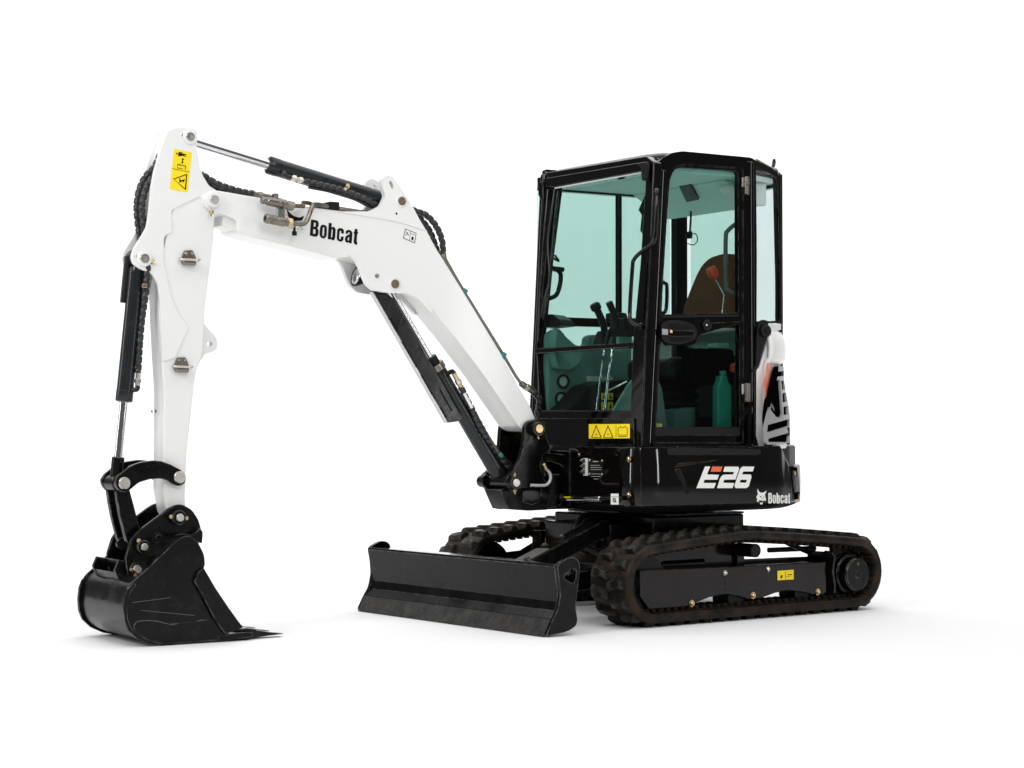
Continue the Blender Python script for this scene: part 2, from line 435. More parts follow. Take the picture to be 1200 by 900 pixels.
    tri_prism(bm, [[tb((x, side*.77, z)) for x, z in g]], TR.to_3x3() @ Vector((0, -side*.2, 0))); new('guard_plate', bm, FRAME, tf, .001)
    cyl('carrier_roller', tb((-.03, side*.60, .352)), tb((-.03, side*.74, .352)), .036, MATTE, tf)
    box('roller_stay', (-.03, side*.60, .30), (.05, .05, .08), FRAME, tf, frame='t')
    # sloping front leg of the centre frame, inner web and rear strut
    bm = bmesh.new(); pts = [Vector((.10, side*.30, .52)), Vector((.42, side*.34, .46)), Vector((.52, side*.62, .30)), Vector((.22, side*.62, .30))]
    tri_prism(bm, [[TR @ p for p in pts]], Vector((0, 0, -.12))); new('frame_leg', bm, FRAME, tf, .006)
    web = [(.74, .26), (.69, .35), (.45, .395), (.15, .415), (-.01, .41), (-.03, .33), (-.08, .298), (-.56, .292), (-.56, .22), (.5, .22)] if side > 0 else [(.70, .26), (.66, .30), (.2, .325), (-.3, .325), (-.56, .30), (-.56, .22), (.5, .22)]
    bm = bmesh.new(); tri_prism(bm, [[TR @ Vector((x, side*.60, z)) for x, z in web]], TR.to_3x3() @ Vector((0, -side*.02, 0))); new('inner_web', bm, FRAME, tf, .003)
    if side > 0: cyl('rear_strut', TR @ PT_(922, 636, 1, .60), TR @ PT_(968, 656, 1, .60), .014, MATTE, tf)
    # upper stay behind the track
    cyl('grease_cylinder', tb((-.62, side*.6, .335)), tb((-.35, side*.5, .33)), .014, MATTE, tf)
    # decal
    if side > 0:
        d = box('warning_decal', (0, 0, 0), (.001, .001, .001), YEL, tf, 0); bpy.data.objects.remove(d)
        q = [PT_(u, v, 1, .7425) for u, v in ((911, 669), (930, 667.6), (930, 679), (911, 680))]
        d = poly('warning_decal', [TR @ p for p in q], TR.to_3x3() @ Vector((0, .0008, 0)), YEL, tf, bevel=0)
        for pts in ([(914.5, 676.5), (915.5, 674), (917, 674), (916.5, 677.5), (915, 677.7)], [(923.2, 673), (927.8, 672.8), (927.8, 673.9), (923.2, 674)], [(920.3, 670), (920.6, 670), (920.6, 679), (920.3, 679)], [(921.5, 675.5), (926, 675.2), (926, 675.6), (921.5, 675.9)]):
            poly('decal_mark', [TR @ PT_(u, v, 1, .7433) for u, v in pts], TR.to_3x3() @ Vector((0, .0008, 0)), INK, d, bevel=0)
    return belt
build_track(1); build_track(-1)
# ---- centre frame, slewing ring
cf = box('centre_frame', (.08, 0, .46), (.66, .84, .14), FRAME, EX, .01, frame='t')
box('frame_top_plate', (.05, .02, .538), (.56, .84, .012), FRAME, cf, .003, frame='t')
box('side_beam', (.22, .47, .345), (.56, .08, .16), FRAME, cf, .005, frame='t'); box('side_beam', (.22, -.47, .345), (.56, .08, .16), FRAME, cf, .005, frame='t')
box('frame_nose', (.44, 0, .38), (.30, .56, .22), FRAME, cf, .01, frame='t')
for (x, y, z) in ((.592, .22, .42), (.592, .12, .44), (.592, -.1, .40)): bolt(TR @ Vector((x, y, z)), TR.to_3x3() @ X, .012, ZINC, cf)
for dy, dz in ((-.03, 0), (0, .03), (.03, .01), (.05, -.03), (-.06, -.03)):
    tube('grease_hose', [TR @ Vector((.60, .14+dy, .36+dz)), TR @ Vector((.68, .10+dy, .42+dz)), TR @ Vector((.56, .03+dy, .50+dz)), TR @ Vector((.3, dy, .52))], .011, HOSE, cf)
sr = lathe('slewing_ring', (.0, 0, .535), Z, [(0, 0), (0, .30), (.012, .31), (.022, .31), (.024, .285), (.05, .285), (.05, 0)], STEEL, EX, 64)
for k in range(24):
    a = 2*math.pi*k/24; bolt(Vector((.297*math.cos(a), .297*math.sin(a), .557)), Z, .009, GOLD if k % 5 == 0 else ZINC, sr)
# ---- dozer blade (undercarriage frame)
front = [(1.460, .004), (1.412, .085), (1.380, .122), (1.368, .165), (1.370, .218), (1.390, .335)]
back = [(1.372, .338), (1.358, .262), (1.352, .205), (1.358, .162), (1.376, .112), (1.400, .068), (1.440, .006)]
W2 = .812
bm = bmesh.new(); tri_prism(bm, [[TR @ Vector((x, W2, z)) for x, z in front+back]], TR.to_3x3() @ Vector((0, -2*W2, 0)))
blade = new('dozer_blade', bm, STEEL, EX, .0015, ang=8)
bm = bmesh.new(); tri_prism(bm, [[TR @ Vector((x, W2+.004, z)) for x, z in ((1.4625, .003), (1.4205, .083), (1.412, .080), (1.452, .0025))]], TR.to_3x3() @ Vector((0, -2*W2-.008, 0)))
CUT = mat('scraped_edge_steel', (.014, .014, .015), .34, spec=.5, col2=(.055, .050, .045), c2amt=.6, c2scale=18, bump=.5, bscale=60)
new('cutting_edge', bm, CUT, blade, .001)
# top tube of the blade
bm = bmesh.new(); tri_prism(bm, [[TR @ Vector((x, W2, z)) for x, z in ((1.390, .335), (1.388, .346), (1.30, .346), (1.285, .335), (1.29, .29), (1.362, .29))]], TR.to_3x3() @ Vector((0, -2*W2, 0)))
new('top_rail', bm, BLACK, blade, .002)
ep = [(1.458, .006), (1.42, .075), (1.384, .13), (1.368, .2), (1.374, .27), (1.388, .34), (1.365, .358), (1.318, .377), (1.285, .377), (1.255, .360), (1.246, .326), (1.262, .22), (1.276, .134), (1.262, .075), (1.272, .043), (1.33, .02)]
hole = [(p.x, p.z) for p in [PT_(u, v, 1, .834) for u, v in ((661.3, 674), (664, 671.3), (666.7, 670.7), (668.7, 667.3), (672.7, 665.3), (675.3, 668.7), (674.7, 677.3), (672.7, 682.7), (669.3, 683.3), (665.3, 680.7), (662, 678.7))]]
for s in (1, -1):
    bm = bmesh.new(); o_ = fillet([TR @ Vector((x, s*(W2+.022), z)) for x, z in ep], .02); h_ = [TR @ Vector((x, s*(W2+.022), z)) for x, z in hole]
    tri_prism(bm, [o_, h_], TR.to_3x3() @ Vector((0, -s*.022, 0))); new('end_plate', bm, STEEL, blade, .002)
for s in (1, -1):                                # push arms
    a, b = Vector((1.33, s*.30, .17)), Vector((.42, s*.30, .24))
    d = (b-a); L = d.length; d.normalize(); up = Vector((0, 1, 0)).cross(d).normalized()
    if up.z < 0: up = -up
    rot = Matrix((d, Vector((0, 1, 0)), up)).transposed()
    arm_ = box('push_arm', (a+b)/2, (L, .075, .10), STEEL, EX, .004, rot, frame='t')
    q = [a+d*.0+up*.0515, a+d*.28+up*.0515]
    0 and box('wear_plate', (a+d*.16+up*.053), (.30, .062, .004), mat('bare_grey_plate', (.22, .21, .20), .35, metal=.5, rvar=.1) if s > 0 else STEEL, arm_, .001, rot, frame='t')
    for k in (.12, .36, .62): bolt(TR @ (a+d*k+up*.055), TR.to_3x3() @ up, .012, ZINC, arm_)
ba_, bb_ = Vector((1.31, .45, .295)), Vector((.60, .215, .475))
d = bb_-ba_; L = d.length; d.normalize(); sd = Z.cross(d).normalized(); up = d.cross(sd); rot = Matrix((d, sd, up)).transposed()
bc = box('blade_cylinder', (ba_+bb_)/2, (L, .095, .09), STEEL, EX, .008, rot, frame='t')
box('wear_plate', ba_+d*.10+up*.047, (.22, .08, .004), mat('bare_grey_plate', (.22, .21, .20), .35, metal=.5, rvar=.1), bc, .001, rot, frame='t')
for k, q in ((.03, -.02), (.26, .02), (.42, .02)): bolt(TR @ (ba_+d*k+up*.049+sd*q), TR.to_3x3() @ up, .013, ZINC, bc)
box('blade_bracket', (1.30, 0, .22), (.09, .7, .12), STEEL, blade, .006, frame='t')

# ------------------------------------------------------------------ house (upper body)
half = [(.66, .0), (.66, .35), (.66, .60), (.652, .655), (.628, .695), (.57, .714), (.3, .716), (.05, .716), (-.15, .712), (-.30, .688), (-.45, .622), (-.58, .520), (-.69, .380), (-.765, .20), (-.795, .0)]
full = [Vector((x, y, 0)) for x, y in half]+[Vector((x, -y, 0)) for x, y in half[-2:0:-1]]
def plan(inset=0.0):
    c = []
    n = len(full)
    dn = []
    for i in range(n):
        a, b = full[i], full[(i+1) % n]; k = 1 if (b-a).length < .13 else 5
        for j in range(k): dn.append(a.lerp(b, j/k))
    n = len(dn)
    for i in range(n):
        t = (dn[(i+1) % n]-dn[i-1]).normalized(); c.append(dn[i]+Vector((-t.y, t.x, 0))*inset)
    return c
def sm(x, a, b): t = max(0, min(1, (x-a)/(b-a))); return t*t*(3-2*t)
def ztop(p): return .905-.105*sm(-p.x, .30, .40)
WALL = [(p.x, p.y) for p in plan(0)] ; WALL.append(WALL[0])
def ring_loft(name, rows, m, parent, bevel=0, cap=True, ang=30):
    bm = bmesh.new(); R = [[bm.verts.new(p) for p in r] for r in rows]; n = len(R[0])
    for a, b in zip(R[:-1], R[1:]):
        for i in range(n): bm.faces.new((a[i], a[(i+1) % n], b[(i+1) % n], b[i]))
    if cap: bm.faces.new(R[0][::-1]); bm.faces.new(R[-1])
    return new(name, bm, m, parent, bevel, ang=ang)
p0 = plan(0)
rows = [[p+Z*.597 for p in plan(.006)], [p+Z*.603 for p in p0]]
skirt = [[p+Z*z for p in plan(ins)] for z, ins in ((.562, .085), (.566, .068), (.578, .036), (.590, .012), (.5965, .006))]
rows.append([p+Z*.70 for p in plan(-.004)])
rows.append([p+Z*(ztop(p)-.012) for p in p0])
rows.append([q+Z*(ztop(p)-.003) for p, q in zip(p0, plan(.004))])
rows.append([q+Z*ztop(p) for p, q in zip(p0, plan(.012))])
house = ring_loft('house', rows, BLACK, EX)
ring_loft('skirt', skirt, mat('satin_black_plastic', (.004, .004, .004), .7, spec=.12), house)
# base ring of the engine cover above the counterweight step
rr = [p for p in plan(.026)]
ring_loft('cover_base', [[p+Z*.79 for p in rr], [p+Z*.895 for p in rr], [p+Z*.903 for p in plan(.034)]], MATTE, house)
# door sill strip with bolts and the raised swage on the side panel
def curved(name, pts, holes, fn, off, thick, m, parent, maxe=4.0):
    """thin sheet wrapped on a curved surface: triangulated finely, then each vertex laid on the surface"""
    loops = [pts]+list(holes)
    flat = [q for l in loops for q in l]
    tris = tessellate_polygon([[Vector((u, v, 0)) for u, v in l] for l in loops])
    bm = bmesh.new(); vs_ = [bm.verts.new((u, v, 0)) for u, v in flat]
    for t in tris:
        try: bm.faces.new([vs_[i] for i in t])
        except ValueError: pass
    for _ in range(5):
        le = [e for e in bm.edges if e.calc_length() > maxe]
        if not le: break
        bmesh.ops.subdivide_edges(bm, edges=le, cuts=1)
        bmesh.ops.triangulate(bm, faces=[f for f in bm.faces if len(f.verts) > 3])
    bm.verts.ensure_lookup_table()
    lo = {v: Vector(fn(v.co.x, v.co.y, off)) for v in bm.verts}; hi = {v: Vector(fn(v.co.x, v.co.y, off+thick)) for v in bm.verts}
    b2 = bmesh.new(); A = {v: b2.verts.new(lo[v]) for v in bm.verts}; B = {v: b2.verts.new(hi[v]) for v in bm.verts}
    for f in bm.faces:
        try: b2.faces.new([B[v] for v in f.verts]); b2.faces.new([A[v] for v in reversed(f.verts)])
        except ValueError: pass
    for e in bm.edges:
        if len(e.link_faces) == 1:
            a, b = e.verts
            try: b2.faces.new((A[a], A[b], B[b], B[a]))
            except ValueError: pass
    bm.free()
    return new(name, b2, m, parent, ang=30)
def wallpoly(name, pts, off, m, parent, holes=(), dens=.012, thick=.0012):
    return curved(name, pts, holes, lambda u, v, o: PW(u, v, WALL, o), off, thick, m, parent)
plate('door_sill', [(782, 524.5), (891, 526), (892, 531), (888, 533.5), (784, 533.5), (782, 531)], .7205, .60, MATTE, house, .004)
for u in (793, 837, 876.5): bolt(P(u, 525, 1, .70), Z, .009, GOLD, house)
# signs on the side
def zm(pts, ox, oy, s): return [(ox+x/s, oy+y/s) for x, y in pts]
L1 = [(235, 100), (325, 100), (268, 240), (480, 245), (450, 332), (225, 332), (205, 388), (425, 390), (392, 480), (82, 480)]
L2 = [(582, 103), (815, 103), (832, 140), (770, 328), (570, 332), (552, 385), (748, 390), (715, 480), (445, 480), (500, 310), (520, 275), (560, 243), (728, 240), (745, 195), (555, 192)]
L3 = [(900, 100), (1100, 103), (1075, 185), (905, 187), (885, 238), (1040, 242), (1050, 285), (1005, 440), (965, 480), (770, 480), (750, 440), (845, 160), (865, 125)]
h3 = [(860, 332), (972, 335), (955, 385), (840, 382)]
bgd = [(225, 78), (1110, 82), (1118, 110), (1070, 300), (1015, 460), (975, 500), (60, 500), (65, 470)]
sg = wallpoly('model_sign', zm(bgd, 810, 540, 15), .001, INK, house)
for l, h in ((L1, ()), (L2, ()), (L3, [h3])): wallpoly('letter', zm(l, 810, 540, 15), .0035, WINK, sg, [zm(q, 810, 540, 15) for q in h])
wallpoly('orange_block', zm([(365, 100), (540, 103), (508, 192), (332, 192)], 810, 540, 15), .0035, ORANGE, sg)
GLY = {
 'B': ([(165, 125), (250, 135), (300, 155), (320, 200), (315, 260), (285, 295), (315, 340), (310, 420), (285, 465), (240, 470), (140, 445)], [[(222, 180), (250, 186), (260, 205), (255, 258), (243, 268), (215, 265)], [(210, 315), (245, 320), (257, 340), (251, 400), (240, 414), (203, 407)]]),
 'o': ([(350, 270), (375, 235), (410, 228), (455, 240), (480, 275), (483, 310), (478, 440), (455, 490), (415, 508), (370, 490), (340, 450), (335, 400)], [[(400, 290), (415, 275), (432, 290), (425, 440), (405, 462), (390, 440)]]),
 'b': ([(520, 190), (580, 198), (575, 285), (610, 270), (645, 290), (658, 330), (650, 480), (630, 535), (600, 545), (565, 515), (545, 530), (500, 512)], [[(578, 325), (590, 315), (601, 330), (592, 475), (575, 490), (565, 470)]]),
 'c': ([(690, 340), (710, 305), (750, 295), (800, 308), (825, 345), (822, 410), (770, 402), (772, 360), (755, 345), (740, 360), (728, 500), (740, 525), (760, 515), (768, 465), (820, 465), (812, 530), (790, 560), (755, 570), (705, 550), (680, 510)], []),
 'a': ([(858, 410), (865, 350), (915, 330), (965, 345), (995, 385), (985, 560), (975, 605), (930, 597), (925, 580), (895, 592), (855, 570), (843, 520), (855, 470), (880, 445), (935, 420), (942, 385), (925, 375), (912, 385), (905, 412)], [[(905, 490), (925, 475), (931, 482), (925, 540), (910, 548), (900, 535)]]),
 't': ([(1045, 310), (1098, 318), (1095, 370), (1110, 378), (1105, 410), (1092, 412), (1080, 570), (1095, 585), (1088, 630), (1060, 628), (1030, 605), (1020, 580), (1035, 405), (1020, 400), (1025, 365), (1040, 365)], [])}
def remap(p):     # from the boom lettering's lie to the counterweight's
    x, y = p[0]-140, p[1]-445
    det = 950*-320-183*25
    a = (x*-320-y*25)/det; b = (950*y-183*x)/det
    return (365+467*a, 457+3*a-222*b)
nm = wallpoly('cat_head_emblem', zm([(133, 145), (165, 205), (205, 225), (250, 228), (275, 215), (330, 180), (310, 225), (290, 262), (300, 330), (318, 385), (300, 408), (270, 385), (250, 420), (232, 395), (200, 400), (185, 385), (160, 400), (150, 440), (115, 400), (130, 370), (105, 330), (135, 270), (150, 262), (130, 215)], 880, 565, 18.46), .003, WINK, house,
   [zm([(172, 285), (225, 318), (215, 334), (190, 325)], 880, 565, 18.46), zm([(250, 318), (280, 305), (272, 332), (255, 335)], 880, 565, 18.46), zm([(222, 350), (246, 350), (236, 375)], 880, 565, 18.46)])
wallpoly('chin', zm([(190, 440), (240, 440), (240, 478), (190, 480)], 880, 565, 18.46), .003, WINK, nm)
wm = None
for ch in 'Bobcat':
    o_, hs = GLY[ch]
    q = wallpoly('letter' if wm else 'side_lettering', zm([remap(p) for p in o_], 880, 565, 18.46), .003, WINK, house if wm is None else wm, [zm([remap(p) for p in h], 880, 565, 18.46) for h in hs])
    wm = wm or q
# tail lamp recess
tl = wallpoly('tail_recess', [(924.5, 546), (934, 546), (938, 585), (937, 588), (931, 589), (929, 585)], .0015, BLACK, house)
wallpoly('recess_liner', [(925.8, 547.5), (933.2, 547.5), (936.8, 584), (930.5, 585.5)], .003, VOID, tl)
wallpoly('recess_ridge', [(927, 557), (934.3, 557), (936, 576), (929.5, 577)], .0045, MATTE, tl, thick=.003)
for u, v in ((929.5, 554.5), (934.5, 582.5)):
    p = PW(u, v, WALL, .004); bolt(p, (-.45, .9, 0), .012, GOLD, tl)
# side swage
wallpoly('panel_swage', [(789, 548), (794, 543), (842, 539), (846, 538), (830, 541.5), (797, 546.5)], .0015, FRAME, house, thick=.003)
wallpoly('panel_vent', [(790, 550), (796, 549), (807, 577), (804, 580)], .0015, FRAME, house, thick=.004)
wallpoly('vent_slot', [(792, 552), (795.5, 551.5), (804.5, 575), (803, 577)], .006, INK, house, thick=.0008)
# front face fittings
fx = .6625
fr = .66
def F_(u, v, x=fr): return P(u, v, 0, x)
for v in (538, 580): bolt(F_(738, v)+X*.004, X, .0115, GOLD, house)
sp = poly('serial_plate', [F_(690, 538.5, .664), F_(707, 539, .664), F_(707, 560), F_(703, 563.5), F_(693, 563.5), F_(690, 560)], X*.002, INK, house, bevel=0)
for (u0, u1, v) in ((695, 701, 540.5), (692, 703, 545), (692, 705, 547.5), (692, 705, 550), (693, 704, 555), (693, 704, 558), (696, 701, 561)):
    poly('plate_line', [F_(u0, v, .6665), F_(u1, v+.1, .6665), F_(u1, v+.65, .6665), F_(u0, v+.6, .6665)], X*.0006, WINK if v < 542 else mat('dim_print', (.35, .35, .35), .5), sp, bevel=0)
for u, v in ((691, 539.5), (705.6, 539.8), (691, 555.5), (705.6, 556)): bolt(F_(u, v, .666), X, .005, SILVER, sp)
poly('manifold_block', [F_(685.5, 537, .668), F_(689.3, 537, .668), F_(689.3, 557.5, .668), F_(685.5, 557.5, .668)], X*.012, mat('white_block', (.7, .7, .7), .4), house, bevel=.001)
for v in (540, 546.5, 553):
    lathe('grease_fitting', F_(684.5, v, .69), F_(677, v, .69)-F_(684.5, v, .69), [(0, 0), (0, .011), (.012, .012), (.014, .008), (.03, .007), (.042, .003), (.042, 0)], SILVER, house, 12)
tube('line_clip', [F_(668, 527, .68), F_(676, 528, .68), F_(680, 534, .68)], .006, STEEL, house)
bolt(F_(679, 533, .69), X, .009, ZINC, house)
# swing lug casting on the front frame
plate('lug_casting', [(628, 531), (640, 530), (671, 534), (676, 540), (678, 548), (678, 575), (672, 590), (662, 597), (655, 592), (664, 584), (668, 572), (668, 560), (664, 551), (657, 545), (646, 541), (628, 541)], .10, -.10, STEEL, house, .01, bevel=.006)
box('front_frame', (.67, -.03, .73), (.06, .36, .30), STEEL, house, .01)
box('lower_frame_lug', (.74, 0.0, .585), (.20, .14, .04), STEEL, house, .006)
# swing cylinder with chrome rod
a, b, c_ = P(652, 584, 1, .16), P(706, 585, 1, .30), P(735, 583, 1, .36)
sx_ = .715
sc = cyl('swing_cylinder', P(701, 585, 0, sx_-.02), P(728, 584.2, 0, sx_-.02), .012, STEEL, EX)
cyl('swing_rod', P(660, 584.2, 0, sx_), P(704, 584.8, 0, sx_-.02), .0155, CHROME, sc)
cyl('rod_gaiter', P(646, 583.5, 0, sx_+.01), P(660.5, 584, 0, sx_), .026, MATTE, sc)
cyl('rod_eye', P(645, 583.8, 0, sx_+.02)-Z*.03, P(645, 583.8, 0, sx_+.02)+Z*.03, .03, STEEL, sc)
poly('yellow_band', [P(u, v, 0, sx_+.0165) for u, v in ((661, 581.8), (669, 581.8), (667, 583.6), (662, 583.6))], X*.0006, YEL, sc, bevel=0)
tx = .735
poly('white_tag', [P(u, v, 0, tx) for u, v in ((716, 578.5), (725, 578.5), (725, 591.3), (716, 591.3))], X*.0012, WINK, sc, bevel=0)
for pts, h in (([(718.2, 584.2), (720, 583.4), (721.4, 584.6), (721.6, 587.4), (720, 588.6), (718.2, 587.4)], [(719.2, 585), (720.5, 585), (720.5, 587.2), (719.2, 587.2)]), ([(720.3, 586.8), (722.6, 588.4), (721.8, 589.2), (719.9, 587.6)], None), ([(716.2, 582), (724.8, 582), (724.8, 582.4), (716.2, 582.4)], None)):
    poly('tag_print', [P(u, v, 0, tx+.0018) for u, v in pts], X*.0005, INK, sc, holes=[[P(u, v, 0, tx+.0018) for u, v in h]] if h else [], bevel=0)
tube('grey_elbow_hose', [P(639, 546, 1, .15), P(640, 549, 1, .15), P(644.5, 555, 1, .15), P(645, 562, 1, .15), P(641, 568, 1, .15), P(633, 569, 1, .15), P(622, 568.6, 1, .15)], .008, mat('grey_hose', (.5, .5, .5), .35), house)
cyl('hose_fitting', P(637, 543, 1, .15), P(640.5, 551, 1, .15), .011, GOLD, house)
for k in range(6):
    tube('house_hose', [(.70, -.02-.03*k, .90-.01*k), (.76, -.02-.035*k, .82), (.74, .0-.04*k, .72+.01*k), (.66, .02-.04*k, .68)], .014, HOSE, house, rib=.06)

# ------------------------------------------------------------------ swing bracket (king post)
sb = plate('swing_bracket', [(596, 597), (592, 588), (586, 574), (596, 570), (604, 574), (608, 567), (612, 566), (645, 567.5), (645.5, 579), (641, 597.5), (619, 598.6)], .09, -.07, STEEL, EX, .006, bevel=.005, holes=[[(613, 575.5), (631, 575.5), (632, 588), (624, 591), (613, 588.5)]])
np_ = [(614, 512), (615, 499), (620, 493), (631.7, 490.5), (639, 494), (642, 503), (640, 511), (646, 526), (640, 531), (635, 536), (633.5, 546), (636, 557), (641, 567), (636, 570), (612, 572), (600, 576.5), (594, 570), (594, 558), (600, 553), (606, 546), (610, 538), (613, 526)]
plate('cheek_plate', np_, .135, .105, STEEL, sb, .02, bevel=.004)
pl = plate('cheek_plate', np_, -.0, -.001, STEEL, sb, .02); bpy.data.objects.remove(pl)
bm = bmesh.new(); loops = [fillet([P(u, v, 1, .135)+Vector((0, -.24, 0)) for u, v in np_], .02)]; tri_prism(bm, loops, Vector((0, -.03, 0))); new('cheek_plate', bm, STEEL, sb, .004)
q0 = P(618, 560, 1, .0); box('web_plate', (q0.x-.02, 0, q0.z+.04), (.012, .22, .26), STEEL, sb)
kp = P(641, 583, 1, .02)
cyl('king_post', (kp.x-.005, 0.02, .585), (kp.x-.005, .02, .745), .055, STEEL, sb)
lathe('post_knuckle', (kp.x-.005, .06, .575), Z, capprof(.18, .040, .004), STEEL, sb)
cyl('post_cap', (kp.x+.02, 0.02, .572), (kp.x+.02, .02, .588), .062, STEEL, sb)
def pin(u, v, y, r, m, parent, L=.02, boss=None, bm_=None, bolt_=True):
    """a pin head facing the camera side, with a boss ring"""
    c = P(u, v, 1, y)
    if boss: lathe('boss', c-Y*L, Y, [(0, 0), (0, boss), (L*.9, boss), (L, boss*.93), (L, 0)], bm_ or m, parent, 36)
    q = lathe('pin', c-Y*.002, Y, [(0, 0), (0, r), (.006, r), (.008, r*.9), (.008, r*.35), (.0065, r*.3), (.0065, 0)], m, parent, 32)
    return c
pin(632, 502.5, .175, .023, GOLD, sb, .05, .038, STEEL)
cyl('pin_sleeve', P(632, 502.5, 1, .175)*1-Y*.31, P(632, 502.5, 1, .175)-Y*.03, .034, STEEL, sb)
lathe('grease_nipple', P(630, 509, 1, .15), (-.0, .4, -1), [(0, 0), (0, .010), (.012, .010), (.014, .006), (.028, .004), (.028, 0)], GOLD, sb, 10)
pin(605, 565.8, .185, .021, SILVER, sb, .05, .034, STEEL)
cyl('pin_sleeve', P(605, 565.8, 1, .185)-Y*.35, P(605, 565.8, 1, .185)-Y*.03, .032, STEEL, sb)
for v, s in ((558, 1), (574, -1)):
    lathe('grease_nipple', P(603.5, v, 1, .165), (0, 0, s), [(0, 0), (0, .009), (.01, .009), (.012, .005), (.022, .004), (.022, 0)], GOLD, sb, 10)
plate('far_lug', [(565, 559), (570, 555.5), (577, 560), (581, 570), (590, 590), (590, 597), (583, 596.5), (578, 583), (572, 575), (565, 568)], -.06, -.085, STEEL, sb, .01)

# ------------------------------------------------------------------ boom
BY = .10
boom = plate('boom', [(240.5, 229), (245, 224.5), (251, 222.8), (258, 223.6), (300, 231), (366, 243), (415, 249.5), (440, 248), (470, 246), (487, 250), (494, 260), (512, 292), (542, 340), (586.7, 413.3), (606.7, 451), (622, 477), (627, 490), (632, 503), (622, 508), (609, 501.5), (566.7, 440), (533, 395.6), (509, 366), (489, 341), (467, 321), (444, 310), (412, 301), (396, 303), (370, 296), (295, 277.5), (277, 271), (279, 258.7), (258, 249.5), (252, 246.3), (246, 245), (241, 240), (239.6, 234)], BY, -BY, WHITE, EX, .03, bevel=.006, seg=3)
boom.data.materials.append(WHITE)
fk = [(240.5, 229), (245, 224.5), (251, 222.8), (258, 223.6), (300, 231.2), (300, 262), (281, 259.5), (258, 249.5), (252, 246.3), (246, 245), (241, 240), (239.6, 234)]
plate('inner_web', [(262, 240), (290, 250), (290, 275.5), (277, 270.5), (262, 264)], .07, -.07, WHITE, boom, bevel=.003)
ear = [(366.7, 243.2), (400, 247.8), (433, 247.8), (446.7, 241), (452, 230), (447.8, 217.8), (447, 210.5), (451, 206.2), (456, 205.2), (461, 207.5), (471, 222), (484.4, 243.3), (491, 256), (500, 271), (489, 267), (466, 259.8), (430, 253.5), (400, 248.6)]
slot = [(456, 213), (458, 211.5), (461, 216), (461.5, 220.5), (459.5, 221.5), (456.5, 217)]
for y1, y0 in ((BY+.0045, BY-.03), (-BY+.03, -BY-.0045)):
    bm = bmesh.new(); dy = Vector((0, y1-(BY+.0045), 0))
    tri_prism(bm, [fillet([P(u, v, 1, BY+.0045)+dy for u, v in ear], .012), fillet([P(u, v, 1, BY+.0045)+dy for u, v in slot], .006)], Vector((0, y0-y1, 0)))
    new('ear_plate', bm, WHITE, boom, .003)
brk = [(408, 298), (417, 304), (422, 313), (426, 324), (430, 333), (438, 340), (449, 342.5), (462, 343.3), (477.8, 344), (488, 348), (496, 355), (503, 363), (509.5, 368), (500, 352), (489, 336.5), (466.7, 318.8), (444.4, 308.8), (425, 302.5), (410, 299)]
for y1, y0 in ((BY+.0045, BY-.026), (-BY+.026, -BY-.0045)):
    bm = bmesh.new(); dy = Vector((0, y1-(BY+.0045), 0))
    tri_prism(bm, [fillet([P(u, v, 1, BY+.0045)+dy for u, v in brk], .008)], Vector((0, y0-y1, 0))); new('cylinder_bracket', bm, WHITE, boom, .003)
pin(471, 235.6, BY+.007, .0215, BRONZE, boom, .012, .034, WHITE)
pin(463, 332.7, BY+.007, .0225, BRONZE, boom, .012, .034, WHITE)
pin(251.2, 233.8, BY+.020, .0225, SILVER, boom, .02, .037, WHITE)
bolt(P(441.8, 323.3, 1, BY+.005), Y, .008, ZINC, boom); bolt(P(464.6, 250.3, 1, BY+.005), Y, .004, INK, boom)
cyl('cross_pin', P(471, 235.6, 1, BY-.02)-Y*.19, P(471, 235.6, 1, BY-.02), .022, BRONZE, boom)
bw = lathe('work_lamp', P(425, 326, 1, 0), P(412, 322, 1, 0)-P(425, 326, 1, 0), [(0, 0), (0, .035), (.03, .052), (.04, .052), (.042, .047), (.038, .045), (.038, 0)], MATTE, boom)
lc = P(425, 326, 1, 0); ld = (P(412, 322, 1, 0)-lc).normalized()
lathe('lens', lc+ld*.039, ld, [(0, 0), (0, .044), (.004, .040), (.009, .02), (.010, 0)], LENS, bw)
lathe('grease_nipple', P(247.5, 247, 1, .11), (0, 0, -1), [(0, 0), (0, .012), (.012, .012), (.016, .006), (.028, .004), (.028, 0)], GOLD, boom, 10)
# boom lettering and small pictogram plate
wm = None
for ch in 'Bobcat':
    o_, hs = GLY[ch]
    q = plate('letter' if wm else 'boom_lettering', zm(o_, 355, 250, 17.14), BY+.0016, BY+.0004, INK, boom if wm is None else wm, holes=[zm(h, 355, 250, 17.14) for h in hs], bevel=0)
    wm = wm or q
pic = plate('pictogram_plate', [(475, 268), (488, 273), (486, 285), (472.5, 279)], BY+.0016, BY+.0004, INK, boom, bevel=0)
for pts in ([(475.5, 269), (481, 271), (479.6, 281.4), (473.3, 278.6)], [(481.6, 271.2), (487.3, 273.6), (485.4, 284), (480.1, 281.6)]): plate('pictogram_field', pts, BY+.0026, BY+.0018, WINK, pic, bevel=0)
for pts in ([(475, 276), (478, 272), (478.4, 272.4), (475.4, 276.4)], [(476, 271), (479.5, 276), (479, 276.4), (475.6, 271.4)], [(482.6, 277), (484.8, 278), (484.2, 281.8), (482, 280.8)], [(482, 273.6), (486, 275.2), (485.9, 275.7), (481.9, 274.1)]): plate('pictogram_mark', pts, BY+.0036, BY+.0028, INK, pic, bevel=0)
